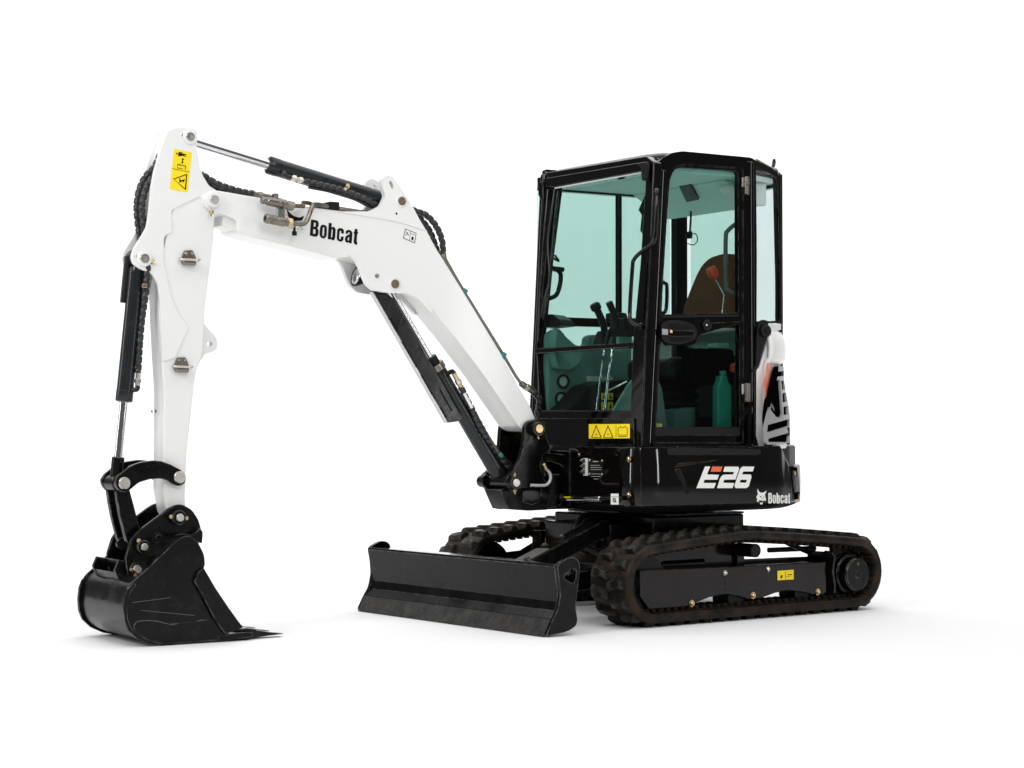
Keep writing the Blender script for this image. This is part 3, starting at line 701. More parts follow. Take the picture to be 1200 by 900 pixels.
# pipes on the boom's back
for k, dy in enumerate((.045, .0)):
    tube('steel_line', [P(519.5+k, 301, 1, dy), P(542, 338.6, 1, dy), P(588, 413, 1, dy), P(604, 440, 1, dy), P(612, 450, 1, dy), P(622, 455.5, 1, dy)], .0085, ZINC, boom)
for u, v in ((543, 341), (588.5, 415.5)):
    c = P(u, v, 1, .05); box('pipe_clip', c-Z*.006, (.034, .045, .024), TEAL, boom, .003, Matrix.Rotation(math.radians(57), 3, 'Y'))
for dy in (.0, .05):
    a_, b_ = P(610, 449, 1, dy), P(625, 459, 1, dy); cyl('hose_fitting', a_, b_, .017, ZINC, boom); cyl('hose_nut', a_.lerp(b_, .35), a_.lerp(b_, .62), .021, SILVER, boom, seg=6)
    tube('boom_hose', [P(624, 458, 1, dy), P(632, 468, 1, dy-.01), P(630, 485, 1, dy-.05), P(628, 505, 1, dy-.03), P(640, 530, 1, dy)], .017, HOSE, boom, rib=.07)
tube('boom_hose', [P(480, 244, 1, .03), P(488, 247.5, 1, .03), P(500, 252.5, 1, .03), P(511, 265, 1, .03), P(517.8, 281, 1, .03), P(519.5, 298, 1, .03)], .0165, HOSE, boom, rib=.07)
tube('boom_hose', [P(484, 247, 1, -.02), P(492, 255, 1, -.02), P(504, 271, 1, -.02), P(511, 290, 1, -.02), P(514, 300, 1, -.02)], .0155, HOSE, boom, rib=.07)
cyl('hose_fitting', P(519.5, 297, 1, .03), P(520.3, 303.5, 1, .04), .015, ZINC, boom)
# auxiliary couplers on the boom side
yq = .16
cp = lathe('quick_coupler', P(306, 234.3, 1, yq), P(334, 240, 1, yq)-P(306, 234.3, 1, yq), [(0, 0), (0, .014), (.01, .019), (.03, .016), (.034, .021), (.09, .022), (.092, .025), (.13, .026), (.132, .021), (.15, .021), (.15, 0)], ZINC, boom)
cyl('coupler_nut', P(336, 240, 1, yq), P(344, 242, 1, yq), .024, ZINC, cp, seg=6)
cyl('coupler_pipe', P(343, 241, 1, yq), P(357, 241.5, 1, yq), .011, BRONZE, cp)
cp = lathe('quick_coupler', P(311.5, 255.8, 1, yq+.03), P(336, 261, 1, yq+.03)-P(311.5, 255.8, 1, yq+.03), [(0, 0), (0, .012), (-.004, .013), (-.004, .021), (.004, .024), (.02, .024), (.022, .021), (.026, .021), (.028, .024), (.036, .024), (.038, .021), (.042, .024), (.052, .024), (.055, .021), (.06, .023), (.10, .023), (.105, .018), (.12, .018), (.12, 0)], ZINC, boom)
cyl('socket', P(310.9, 255.7, 1, yq+.031), P(312, 255.9, 1, yq+.03), .015, INK, cp)
cyl('coupler_nut', P(336, 260.5, 1, yq+.02), P(342, 261.5, 1, yq+.02), .024, GOLD, cp, seg=6)
tube('bent_pipe', [P(341, 261, 1, yq), P(350, 262.5, 1, yq), P(356, 262, 1, yq), P(359.5, 258.5, 1, yq), P(364, 247, 1, yq), P(366.5, 240.5, 1, .13), P(372, 239.5, 1, .08), P(384, 242, 1, .06), P(400, 245, 1, .05), P(425, 249, 1, .05)], .0115, ZINC, boom)
tube('return_pipe', [P(355, 237.5, 1, .13), P(362, 238, 1, .10), P(372, 242, 1, .03), P(395, 245.5, 1, .0), P(425, 250, 1, .0)], .0105, BRONZE, boom)
plate('bracket_strap', [(332.6, 236), (334.2, 236), (333.9, 263), (331.8, 263)], yq+.03, yq-.03, ZINC, boom, bevel=.001)
box('pipe_clip', P(387.5, 242, 1, .03), (.055, .09, .04), MATTE, boom, .004)
box('pipe_clip', P(322.5, 229.5, 1, .04), (.025, .03, .022), ZINC, boom, .004)
tube('hose_clamp_wire', [P(338, 264, 1, yq), P(340, 268, 1, yq), P(346, 265, 1, yq), P(345, 272, 1, yq), P(352, 266, 1, yq), P(354, 269, 1, yq)], .004, SILVER, boom)
lathe('plug', P(345, 266, 1, yq), P(345, 276, 1, yq)-P(345, 266, 1, yq), [(0, 0), (0, .006), (.02, .006), (.022, .012), (.042, .012), (.042, 0)], MATTE, boom, 12)
plate('coupler_shadow', [(336.5, 245.5), (340, 250), (345, 253.5), (351, 255), (356.5, 253), (354, 258.5), (344, 259), (338.5, 254)], .105, .101, INK, boom, .004, bevel=0)  # black crescent painted in as the shadow by the coupler pipes
# white boom-mounted transfer label
plate('teal_sticker', [(323, 242.5), (330.5, 243.5), (330.5, 252.5), (322.5, 251)], BY+.001, BY+.0002, mat('pale_teal_vinyl', (.5, .72, .68), .4), boom, bevel=0)

# ------------------------------------------------------------------ arm
AY = .065
arm_out = [(190, 300), (186.6, 340), (186.8, 367), (189.8, 424.5), (192, 458), (192, 530), (191, 574), (196, 600), (203, 617), (214, 618), (220, 608), (217, 585), (219.4, 530), (228, 450), (231, 433), (238, 414), (240, 380), (240.5, 361), (245, 325), (250.5, 280), (252, 250), (244, 218), (210, 215)]
arm = plate('arm', arm_out, AY, -AY, WHITE, EX, .02, bevel=.008, seg=3)
head = [(196, 153.5), (203, 150), (214, 148.8), (227, 150), (232, 155), (231.3, 165), (230.3, 175), (232.5, 190), (237.5, 205), (245, 217.5), (255, 224), (262, 232), (260, 243), (252, 247), (243, 241), (234, 230.5), (201.5, 246), (201.5, 273.5), (194.5, 275), (192.2, 280), (192.2, 308), (193.5, 313), (197, 330), (202, 350), (209, 366), (218, 378), (222, 382), (205, 420), (190.5, 424), (187.5, 355), (185, 332.5), (177.5, 320), (165, 315.5), (156.5, 309.5), (153.8, 301), (157, 291), (166, 277), (172, 266), (173.8, 255), (177.5, 217.5), (181, 200), (186, 182.5), (192.5, 163)]
for s in (1, -1):
    bm = bmesh.new(); dy = Vector((0, 0 if s > 0 else -(2*AY+.006)-.006+.006, 0))
    tri_prism(bm, [fillet([P(u, v, 1, AY+.005)+dy for u, v in head], .012)], Vector((0, -.020 if s > 0 else .016, 0)))
    new('head_plate', bm, WHITE, arm, .003)
plate('head_web', [(196, 156), (214, 152), (228, 158), (236, 205), (244, 222), (210, 240), (186, 235), (187, 190)], .045, -.06, WHITE, arm, .01, bevel=.003)
plate('tie_lug', [(236, 372), (239.8, 380), (246.8, 388.5), (253, 394), (255.6, 402.5), (253.5, 410), (248, 413), (240, 415), (233, 426), (226, 400)], .02, -.02, WHITE, arm, .015, bevel=.004, holes=[[(245.8+3.2*math.cos(a), 402.7+3.6*math.sin(a)) for a in [k*math.pi/6 for k in range(12)]]])
pin(223, 160, AY+.012, .0225, SILVER, arm, .010, .037, WHITE)
lathe('locking_bolt', P(213.6, 157.8, 1, AY+.004), Y, capprof(.006, .009), SILVER, arm, 16)
pin(169.5, 302.7, AY+.014, .0235, SILVER, arm, .012, .038, WHITE)
lathe('locking_bolt', P(159.5, 299.8, 1, AY+.004), Y, capprof(.006, .008), SILVER, arm, 16)
lathe('grease_nipple', P(177, 306, 1, AY+.006), (-.6, .4, -.3), [(0, 0), (0, .011), (.01, .011), (.014, .006), (.026, .004), (.026, 0)], GOLD, arm, 10)
for u, v in ((181.2, 482), (187.3, 482), (181, 594), (186, 594)):
    q = P(u, v, 1, 0); t = P(189, v, 1, AY)
    y = .045 if u > 184 else -.005
    c = Vector((t.x+.0005, y-.045, t.z)); lathe('bolt_hole', c, X, capprof(.0008, .0085, .0003), INK, arm, 12)
# decal on the arm head
dc = plate('warning_decal', [(204, 174.4), (224.7, 178.8), (220, 225.3), (199.2, 221.3)], AY+.0065, AY+.0055, YEL, arm, bevel=0)
def dmark(pts): plate('decal_mark', zm(pts, 195, 170, 15), AY+.0078, AY+.0068, INK, dc, bevel=0)
for pts in ([(170, 150), (182, 132), (196, 140), (194, 160), (180, 168)], [(210, 125), (285, 125), (285, 135), (240, 140), (290, 150), (355, 165), (355, 176), (300, 180), (352, 198), (350, 206), (280, 188), (220, 196), (210, 190)],
            [(290, 225), (315, 262), (295, 258), (290, 290), (300, 300), (280, 330), (262, 300), (278, 295), (280, 258), (265, 255)],
            [(190, 372), (198, 335), (248, 337), (250, 350), (342, 362), (340, 430), (330, 430), (332, 372), (245, 358), (205, 345), (200, 372)],
            [(190, 385), (196, 385), (200, 398), (290, 412), (288, 420), (190, 404)], [(95, 408), (405, 470), (404, 477), (95, 414)],
            [(118, 595), (360, 505), (362, 520), (135, 602)], [(118, 592), (132, 598), (340, 775), (332, 785)], [(348, 510), (364, 512), (345, 780), (328, 775)],
            [(230, 580), (245, 590), (243, 620), (270, 615), (325, 600), (325, 612), (300, 655), (275, 630), (240, 662), (228, 655)]): dmark(pts)
# rope-type tie brackets on the arm
def tie(u, v, k):
    pts = [(u-9, v+4), (u-5, v-7), (u+5, v-7.5), (u+9, v+2), (u+8, v+9), (u-7, v+9.5)]
    b = plate('hose_bracket', pts, AY+.010, AY, ZINC, arm, .008, bevel=.001)
    q = P(u, v, 1, AY+.03)
    tube('bracket_loop', [P(u-10, v+2.5, 1, AY+.012), P(u-8, v+3.5, 1, AY+.034), P(u+4, v+4, 1, AY+.038), P(u+11, v+4.5, 1, AY+.034), P(u+13, v+3, 1, AY+.03)], .006, SILVER, b)
    cyl('bracket_roll', P(u-7, v+7, 1, AY+.022), P(u+8, v+7.5, 1, AY+.022), .014, ZINC, b)
    for d in (-3, 4): bolt(P(u+d, v-3.5, 1, AY+.01), Y, .006, SILVER, b)
tie(221, 300.5, 0); tie(212.5, 426, 1)

# ------------------------------------------------------------------ hydraulic cylinders
def hydro(name, top, rod_end, barrel_a, barrel_b, rb, rr_, eye1, eye2, m=DARK):
    """barrel from a to b, rod from barrel_a to rod_end; all real points"""
    d = (barrel_b-barrel_a); L = d.length
    cyo = lathe(name, barrel_a, d, [(0, 0), (0, rr_*1.2), (-.004, rb*.55), (0, rb*.94), (.004, rb), (.05, rb), (.052, rb*.965), (L-.03, rb*.965), (L-.02, rb), (L, rb*.9), (L, 0)], m, EX, 40)
    cyl('rod', barrel_a+d*.05, rod_end, rr_, CHROME, cyo)
    return cyo
# bucket cylinder
a0, a1 = P(135.6, 566, 1, 0), P(162, 303, 1, 0)
d = a1-a0
def on(t): return a0+d*t
ba = on((566-471)/(566-303)); bb = on(.96)
bcy = hydro('bucket_cylinder', None, on(.06), ba, bb, .041, .0195, 0, 0)
cyl('rod_clevis', on(-.02), on(.115), .030, STEEL, bcy)
cyl('end_eye', a1-Y*.058, a1+Y*.058, .046, DARK, bcy); cyl('end_eye', a0-Y*.05, a0+Y*.05, .040, STEEL, bcy)
hs = tube('cylinder_hose', [P(174, 305, 1, .06), P(172.5, 320, 1, .06), P(170.5, 345, 1, .05), P(165.5, 382, 1, .04), P(162.5, 425, 1, .04), P(162, 437, 1, .04)], .0155, HOSE, bcy, rib=.08)
cyl('hose_fitting', P(162, 436, 1, .04), P(161.3, 453, 1, .04), .012, SILVER, bcy); cyl('hose_nut', P(161.6, 444, 1, .04), P(161.4, 449, 1, .04), .016, SILVER, bcy, seg=6)
tube('port_elbow', [P(161.3, 452, 1, .04), P(160.5, 456.5, 1, .04), P(153, 456.5, 1, .02), P(148, 456.5, 1, .0)], .012, DARK, bcy)
box('pipe_clip', P(169, 335, 1, .075), (.025, .02, .02), GOLD, bcy)
cyl('upper_port_pipe', P(150, 300, 1, -.03), P(144.6, 355, 1, -.04), .017, DARK, bcy)
# arm cylinder
a0, a1 = P(217, 163, 1, 0), P(459, 238, 1, 0); d = a1-a0
acy = hydro('arm_cylinder', None, on(.02), on((311-217)/242.), on(.955), .046, .025, 0, 0)
cyl('end_eye', a1-Y*.07, a1+Y*.07, .044, DARK, acy); cyl('end_eye', a0-Y*.045, a0+Y*.045, .036, WHITE, acy)
yh = .055
tube('port_elbow', [P(330, 199, 1, .02), P(333, 203.5, 1, yh), P(336, 206.5, 1, yh), P(341, 208, 1, yh)], .012, DARK, acy)
cyl('hose_fitting', P(340, 208, 1, yh), P(356, 212, 1, yh), .011, SILVER, acy); cyl('hose_nut', P(342, 208.3, 1, yh), P(347, 209.6, 1, yh), .0165, SILVER, acy, seg=6); cyl('hose_nut', P(350, 210.4, 1, yh), P(354.5, 211.5, 1, yh), .0155, SILVER, acy, seg=6)
tube('cylinder_hose', [P(355, 211.7, 1, yh), P(372, 215.5, 1, yh), P(400, 222.5, 1, yh), P(425, 232, 1, yh), P(441, 240, 1, .04), P(455, 246, 1, .02)], .0145, HOSE, acy, rib=.07)
tube('cylinder_hose', [P(362, 219, 1, .03), P(385, 223.5, 1, .03), P(410, 230.5, 1, .03), P(430, 240, 1, .03), P(445, 246, 1, .0)], .010, HOSE, acy)
bolt(P(407.5, 218, 1, .05), Y, .009, GOLD, acy)
bolt(P(404.5, 222, 1, .065), Y, .007, SILVER, acy)
# boom cylinder
a0, a1 = P(453.8, 333, 1, 0), P(590, 566, 1, 0); d = a1-a0
ocy = hydro('boom_cylinder', None, on(.02), on((430-333)/233.), on(.97), .044, .0165, 0, 0)
cyl('end_eye', a1-Y*.10, a1+Y*.10, .046, STEEL, ocy); cyl('end_eye', a0-Y*.07, a0+Y*.07, .036, STEEL, ocy)
cyl('gland_clamp', on(.395), on(.425), .050, ZINC, ocy); cyl('gland', on(.36), on(.395), .034, MATTE, ocy)
gd = plate('rod_guard', [(437, 341.5), (447, 339.5), (462, 350), (541.5, 490), (536, 494), (525, 495.5)], .062, .056, STEEL, ocy, .004, bevel=.001)
g0 = [P(u, v, 1, .062) for u, v in ((437, 341.5), (525, 495.5))]
e = (g0[1]-g0[0]).normalized(); nrm = Vector((e.z, 0, -e.x)); nrm = nrm if nrm.x > 0 else -nrm
poly('guard_flange', [g0[0], g0[1], g0[1]-Y*.035, g0[0]-Y*.035], nrm*.005, mat('flange_glint', (.5, .5, .5), .25, metal=.6), gd, bevel=.001)  # pale colour paints in the light along the guard's edge
for (u0, v0, u1, v1) in ((455, 372, 466, 391), (470, 400, 488, 431), (493, 440, 509, 468), (515, 457, 529, 482), (516, 478, 522, 489)):
    plate('guard_slot', [(u0, v0), (u0+1.6, v0-.5), (u1+1.6, v1-.5), (u1, v1)], .0632, .0622, INK, gd, bevel=0)
yh = .05
tube('port_elbow', [P(521, 440, 1, .02), P(526, 437, 1, yh), P(530, 435, 1, yh), P(533, 439, 1, yh)], .012, STEEL, ocy)
cyl('hose_fitting', P(531.5, 437, 1, yh), P(541, 455, 1, yh), .0125, GOLD, ocy); cyl('hose_nut', P(536, 445, 1, yh), P(538.5, 450, 1, yh), .017, SILVER, ocy, seg=6)
tube('cylinder_hose', [P(540, 453, 1, yh), P(546, 466, 1, yh), P(553, 479, 1, yh), P(560, 495, 1, yh), P(570, 512, 1, yh), P(584, 532, 1, .04), P(597, 549, 1, .03), P(606, 560, 1, 0)], .0165, HOSE, ocy, rib=.07)
tube('cylinder_hose', [P(556, 484, 1, .02), P(566, 502, 1, .02), P(580, 526, 1, .01), P(600, 546, 1, 0)], .012, HOSE, ocy, rib=.07)
cyl('steel_sleeve', P(573, 512, 1, .06), P(584, 530, 1, .06), .007, BRONZE, ocy)
cyl('teal_clip', P(585, 531, 1, .06), P(588.5, 535, 1, .06), .011, TEAL, ocy)
tube('hose_label', [P(544, 461, 1, yh+.012), P(550, 472, 1, yh+.012), P(553, 478, 1, yh+.012)], .0085, WINK, ocy, smooth=False)
# hoses round the arm head
tube('arm_hose', [P(189, 178, 1, -.02), P(181, 196, 1, -.02), P(170.5, 207, 1, -.02), P(163.5, 222, 1, -.02), P(160.5, 240, 1, -.02), P(161.5, 260, 1, -.02), P(165, 282, 1, -.02), P(170, 308, 1, .0)], .0165, HOSE, arm, rib=.08)
tube('arm_hose', [P(186, 190, 1, .03), P(181, 205, 1, .03), P(173, 216, 1, .03), P(168.5, 228, 1, .03), P(166, 244, 1, .03), P(168, 262, 1, .03), P(170.5, 282, 1, .03), P(174, 305, 1, .06)], .0165, HOSE, arm, rib=.08)
tube('arm_hose', [P(236, 204, 1, .03), P(245, 210, 1, .03), P(256, 216, 1, .04), P(270, 221, 1, .04), P(285, 225, 1, .04), P(297, 227, 1, .04)], .0165, HOSE, arm, rib=.08)
tube('arm_hose', [P(236, 206, 1, -.02), P(246, 217, 1, -.02), P(258, 223, 1, -.02), P(275, 225.5, 1, -.02), P(290, 227, 1, -.02)], .015, HOSE, arm, rib=.08)
cyl('hose_fitting', P(296, 226.8, 1, .04), P(318, 231, 1, .05), .012, ZINC, arm); cyl('hose_nut', P(302, 228, 1, .042), P(308, 229.2, 1, .045), .017, ZINC, arm, seg=6)
cyl('hose_fitting', P(290, 227, 1, -.02), P(330, 235, 1, -.02), .011, ZINC, arm)

# ------------------------------------------------------------------ bucket, links
def pair(name, pts, y, t, m, parent, r=.01, bevel=.003):
    """the traced near cheek and its twin on the far side"""
    out = []
    for s in (1, -1):
        bm = bmesh.new(); dy = Vector((0, 0 if s > 0 else -2*y, 0))
        tri_prism(bm, [fillet([P(u, v, 1, y)+dy for u, v in pts], r)], Vector((0, -s*t, 0))); out.append(new(name, bm, m, parent, bevel))
    return out
BYK = .29
sidep = [(152, 685.5), (170, 669), (190, 650), (206, 634), (215, 628.5), (223, 627.8), (232, 635), (239.5, 650), (240.5, 662), (238, 668), (240, 700), (262, 741), (285, 745.5), (258, 751.5), (225, 754), (190, 756), (176, 753), (162, 747), (152, 738.5), (147.5, 728), (146.5, 714), (148.5, 698)]
bucket_root = plate('bucket', [(0, 0), (1, 0), (0, 1)], .1, 0, STEEL, EX); me0 = bucket_root
# shell
path = [(222, 628), (214, 630), (206, 636), (190, 652), (170, 671), (153, 687), (149, 699), (147, 714), (148, 727), (152.5, 738), (162, 746.5), (176, 752.5), (190, 755.3), (225, 753.3), (258, 750.8), (290, 746.5)]
pp = cr([P(u, v, 1, BYK) for u, v in path], .02)
bm = bmesh.new(); n = len(pp); outer = pp; inner = []
for i, p in enumerate(pp):
    t = (pp[min(i+1, n-1)]-pp[max(i-1, 0)]).normalized(); nn = Vector((-t.z, 0, t.x)); inner.append((p, nn))
cen = sum(pp, Vector())/n
inn = [p+(nn if nn.dot(cen-p) > 0 else -nn)*.012 for p, nn in inner]
tri_prism(bm, [outer+inn[::-1]], Vector((0, -2*BYK, 0)))
bpy.data.objects.remove(me0)
bucket = new('bucket', bm, STEEL, EX, .001, ang=30)
pair('side_plate', sidep, BYK+.012, .012, STEEL, bucket, .02)
# rim strips: the shell edge flange, wear ridge along the bottom
rim = [(157, 683), (149.5, 690), (146, 700), (144.5, 714), (145.5, 728), (150, 739), (160, 748.5), (175, 755), (190, 757.5), (225, 755), (258, 752.5), (258, 749.5), (225, 752), (190, 754), (177, 751), (163, 744.5), (154, 736), (150, 726), (149, 714), (151, 700), (155, 691), (160, 686)]
pair('edge_flange', rim, BYK+.014, .02, STEEL, bucket, .004, .002)
pair('side_cutter', [(239, 665.5), (233, 670), (228, 681.5), (240, 703), (253, 728), (264.5, 743.5), (285, 735.5), (268, 712), (252, 688)], BYK+.034, .020, STEEL, bucket, .004)
plate('lower_wear_plate', [(160, 728), (170, 726.5), (185, 727.5), (200, 731.5), (240, 726), (258, 726), (263, 742), (262, 749), (225, 753), (190, 755), (172, 750), (160, 742), (156, 734)], BYK+.0165, BYK+.010, STEEL, bucket, .01)
for pts in ([(155, 706), (200, 700), (200.1, 700.5), (155, 706.6)], [(165, 715), (228, 721), (228, 721.6), (165, 715.5)]): plate('scratch', pts, BYK+.0126, BYK+.0121, mat('scratch_line', (.09, .085, .08), .4), bucket, bevel=0)
# lip and teeth
lip = pp[-1]; l0 = P(258, 751, 1, BYK+.012); l1 = P(296, 746, 1, BYK+.012)
plate('cutting_lip', [(255, 745.5), (282, 741), (296, 741), (296, 746.3), (258, 751.8)], BYK+.018, -(BYK+.018), STEEL, bucket, .002)
for k in range(4):
    y = .235-.157*k
    bm = bmesh.new()
    b0 = P(286, 745.5, 1, BYK); b0 = Vector((b0.x, y, b0.z))
    L, hh, ww = .25, .030, .034
    sec = [(0, 1.0, 1.0), (.05, 1.25, 1.1), (.10, 1.0, 1.0), (.105, .8, .9), (.16, .45, .85), (L, .06, .7)]
    ringz = []
    for t, hk, wk in sec:
        ringz.append([bm.verts.new(b0+Vector((.03-t, a_*ww*wk, c__*hh*hk-.004+.012*(1-t/L)))) for a_, c__ in ((-1, -.7), (1, -.7), (1, .8), (-1, .8))])
    for A_, B_ in zip(ringz[:-1], ringz[1:]):
        for i in range(4): bm.faces.new((A_[i], A_[(i+1) % 4], B_[(i+1) % 4], B_[i]))
    bm.faces.new(ringz[0]); bm.faces.new(ringz[-1][::-1])
    new('tooth', bm, STEEL, bucket, .004)
# ears
EY = .13
ears = pair('ear_plate', [(147.5, 660), (147.5, 652), (154, 631.5), (162.5, 622), (180, 609), (198, 595.5), (206, 591.5), (214, 591), (225, 597), (233, 609), (236.5, 622), (236, 633), (231, 640), (200, 655), (170, 680), (152, 686)], EY, .022, STEEL, bucket, .02, .004)
pair('stiffener_rib', [(149, 683.5), (160, 672), (184, 650), (198, 633), (206, 626.5), (214, 625), (224, 627), (232, 622), (234.5, 618), (238, 624), (237, 637), (228, 634), (215, 633), (200, 645), (172, 672), (156, 688)], .17, .035, STEEL, bucket, .008, .004)
def bk_pin(u, v, y, boss, r, m): 
    c = P(u, v, 1, y); lathe('boss', c-Y*.05, Y, [(0, 0), (0, boss), (.045, boss), (.05, boss*.9), (.05, 0)], STEEL, bucket, 32)
    lathe('pin', c-Y*.002, Y, [(0, 0), (0, r), (.012, r), (.015, r*.88), (.015, r*.35), (.012, r*.3), (.012, 0)], m, bucket, 28)
    cyl('pin_shaft', c-Y*(2*y), c-Y*.03, r, STEEL, bucket)
bk_pin(210.5, 606.7, .165, .036, .019, SILVER); bk_pin(169, 641, .165, .034, .018, SILVER); bk_pin(160, 666, .165, .030, .017, SILVER)
bolt(P(184.5, 630, 1, EY+.002), Y, .018, STEEL, bucket)
for u, v in ((200.5, 605.5), (218.5, 607.2), (162.5, 633.5), (154, 667.5), (172, 643)): bolt(P(u, v, 1, EY+.03), Y, .007, GOLD, bucket)
cyl('cross_tube', P(160, 666, 1, .12)-Y*.25, P(160, 666, 1, .12), .03, STEEL, bucket)
# hook box behind the ears
hb = plate('hook_housing', [(139, 656), (146, 657), (161, 684), (155, 688), (141.5, 684), (134, 668)], .10, .085, STEEL, bucket, .004, bevel=.002)
bm = bmesh.new(); t1 = [P(u, v, 1, .10) for u, v in ((139, 656), (146, 657), (155, 673), (147, 668))]
tri_prism(bm, [t1], Vector((0, -.30, 0))); new('housing_top', bm, STEEL, bucket, .006)
bm = bmesh.new(); t1 = [P(u, v, 1, .10) for u, v in ((137, 671), (141.5, 684), (155, 688), (157, 682))]
tri_prism(bm, [t1], Vector((0, -.30, 0))); new('housing_bottom', bm, STEEL, bucket, .002)
bm = bmesh.new(); t1 = [P(u, v, 1, .10)-Y*.285 for u, v in ((139, 656), (146, 657), (161, 684), (155, 688), (141.5, 684), (134, 668))]
tri_prism(bm, [t1], Vector((0, -.015, 0))); new('housing_cheek', bm, STEEL, bucket, .002)
# weld tabs on the shell back
for yy in (.12, -.06):
    c = P(148.5, 716, 1, BYK); bm = bmesh.new(); addbox(bm, Vector((c.x-.002, yy, c.z)), (.012, .05, .012)); new('weld_tab', bm, STEEL, bucket, .002)
# links
LY = .10
lk = pair('curved_link', [(136.5, 571), (134.5, 564), (139, 556.5), (151.6, 546.5), (165, 541.5), (179, 539.5), (190, 540.5), (200.6, 544.5), (210, 549.5), (217, 554.5), (218.6, 561), (216.5, 567), (209, 570), (203, 567.5), (196, 562.5), (188, 560.8), (176, 561.5), (163, 565.5), (155, 572), (149, 577), (141, 576.5)], LY, .022, STEEL, EX, .012)
for u, v in ((145, 566.3), (209.7, 559.3)):
    lathe('pin', P(u, v, 1, LY), Y, [(0, 0), (0, .029), (.012, .029), (.016, .026), (.016, .010), (.013, .009), (.013, 0)], SILVER, lk[0], 32)
    cyl('pin_shaft', P(u, v, 1, LY)-Y*.22, P(u, v, 1, LY), .022, STEEL, lk[0])
for u, v in ((173, 547), (197, 553)): lathe('plug', P(u, v, 1, LY), Y, capprof(.0015, .005, .0005), INK, lk[0], 10)
sl_ = pair('straight_link', [(136, 575), (141, 566), (150, 567), (152.5, 576), (157, 592), (162, 612), (168, 634), (172, 642), (166, 650), (156, 646), (148, 634), (141, 606), (138, 590)], .07, .028, STEEL, EX, .01)
lathe('link_boss', P(169, 641, 1, .1)-Y*.21, Y, capprof(.21, .045, .006), STEEL, sl_[0])
lathe('link_boss', P(145, 566.3, 1, .1)-Y*.19, Y, capprof(.18, .036, .004), STEEL, sl_[0])
cyl('link_plug', P(144, 637, 1, -.02)-Y*.02, P(144, 637, 1, -.02), .03, DARK, sl_[0])

# ------------------------------------------------------------------ cab
cab = box('cab', (.06, .09, .955), (1.02, 1.01, .10), MATTE, EX, .01)   # floor pan
A_ = P(620, 480, 1, -.42); B_ = P(636, 200, 1, -.42)
FN = Vector((B_.z-A_.z, 0, -(B_.x-A_.x))).normalized()     # front plane normal (towards +x)
def PF(u, v, off=0.0):
    d = ray(u, v); t = (A_+FN*off-CAM).dot(FN)/d.dot(FN); return CAM+d*t
def fplate(name, pts, o1, o0, m, parent, holes=(), r=0, bevel=.003, seg=2):
    loops = [fillet([PF(u, v, o1) for u, v in pts], r)]+[fillet([PF(u, v, o1) for u, v in h], min(r, .012)) for h in holes]
    bm = bmesh.new(); tri_prism(bm, loops, FN*(o0-o1)); return new(name, bm, m, parent, bevel, seg)
CY = .60
XR = -.50
# front frame with openings
ff = fplate('front_frame', [(619, 523), (620, 480), (628, 335), (634.5, 203), (757, 183), (766, 190), (764, 250), (756, 400), (752, 523)], 0, -.055, CABBLK, cab,
   holes=[[(650, 221), (757, 202), (750, 310), (741.5, 402), (628.5, 409.5), (632, 380), (640, 300)], [(629, 414), (741.5, 406.5), (738.5, 481), (632, 481)]], bevel=.006)
fplate('front_pane', [(646, 219), (759, 201), (751, 310), (743, 403), (627.5, 411), (631, 380), (638, 300)], -.012, -.017, GLASS, cab, bevel=0)
fplate('lower_front_pane', [(628, 412), (743, 405), (740, 483), (631, 483)], -.022, -.027, GLASS, cab, bevel=0)
fplate('divider_bar', [(627.5, 408.5), (742.5, 401), (742.5, 406.5), (627.5, 414.5)], .008, -.03, CABBLK, cab, bevel=.004)
fplate('front_panel', [(620, 490), (742, 490), (743, 522), (619, 522)], .012, 0, BLACK, cab, r=.004, bevel=.004)
fplate('header_bar', [(636.5, 209), (757, 189), (757, 200), (649, 219.5), (637, 219)], .02, 0, CABBLK, cab, bevel=.006)
fplate('header_trim', [(650, 219.8), (757, 200.8), (757, 202), (650, 221.2)], .022, .018, mat('pale_trim', (.45, .5, .48), .3), cab, bevel=0)
# round front pillar
cyl('front_pillar', P(755, 521, 1, .548), P(771, 199, 1, .548), .056, CABBLK, cab, .01, 48)
pa, pb = P(625.5, 521, 1, -.40), P(640, 205, 1, -.40); cyl('front_pillar', pa, pb, .032, CABBLK, cab)
# side frame with door opening
sf_out = [(764, 523), (767, 430), (773, 330), (780, 225), (776, 205), (764, 200), (768, 193), (775, 186), (787, 179), (800, 177), (880, 184.5), (886, 188), (887, 300), (886, 523)]
door_op = [(766, 519), (770, 430), (776, 330), (783.5, 215), (786, 203), (793, 195), (802, 192.5), (868, 197), (871, 200), (871, 519)]
sfr = plate('side_frame', sf_out, CY, CY-.07, CABBLK, cab, .02, holes=[door_op], bevel=.006, seg=3)
# roof edge curve above the pillar
door = plate('door', [(767, 518.5), (771, 430), (777, 330), (784.3, 215), (786.8, 204), (793.5, 195.8), (802, 193.5), (867.5, 197.8), (870, 200.5), (870, 518.5)], CY-.004, CY-.035, CABBLK, cab, .012,
   holes=[[(773.5, 368.5), (779, 290), (785, 212), (787.5, 203), (792, 198), (800, 196.5), (862.5, 200.5), (864.8, 203), (865.3, 367)], [(768.5, 510), (770.5, 470), (773.5, 405), (777, 397), (783, 405), (815, 404), (820, 392), (866.5, 379), (867, 510)]], bevel=.003)
plate('door_pane', [(772, 370), (778, 290), (784, 212), (787, 202), (800, 195.5), (864, 199.5), (866, 203), (866.5, 369)], CY-.016, CY-.021, GLASS, door, bevel=0)
plate('door_pane', [(767.5, 512), (769.5, 470), (772, 400), (778, 378), (868, 376), (868.5, 512)], CY-.018, CY-.023, GLASS, door, bevel=0)
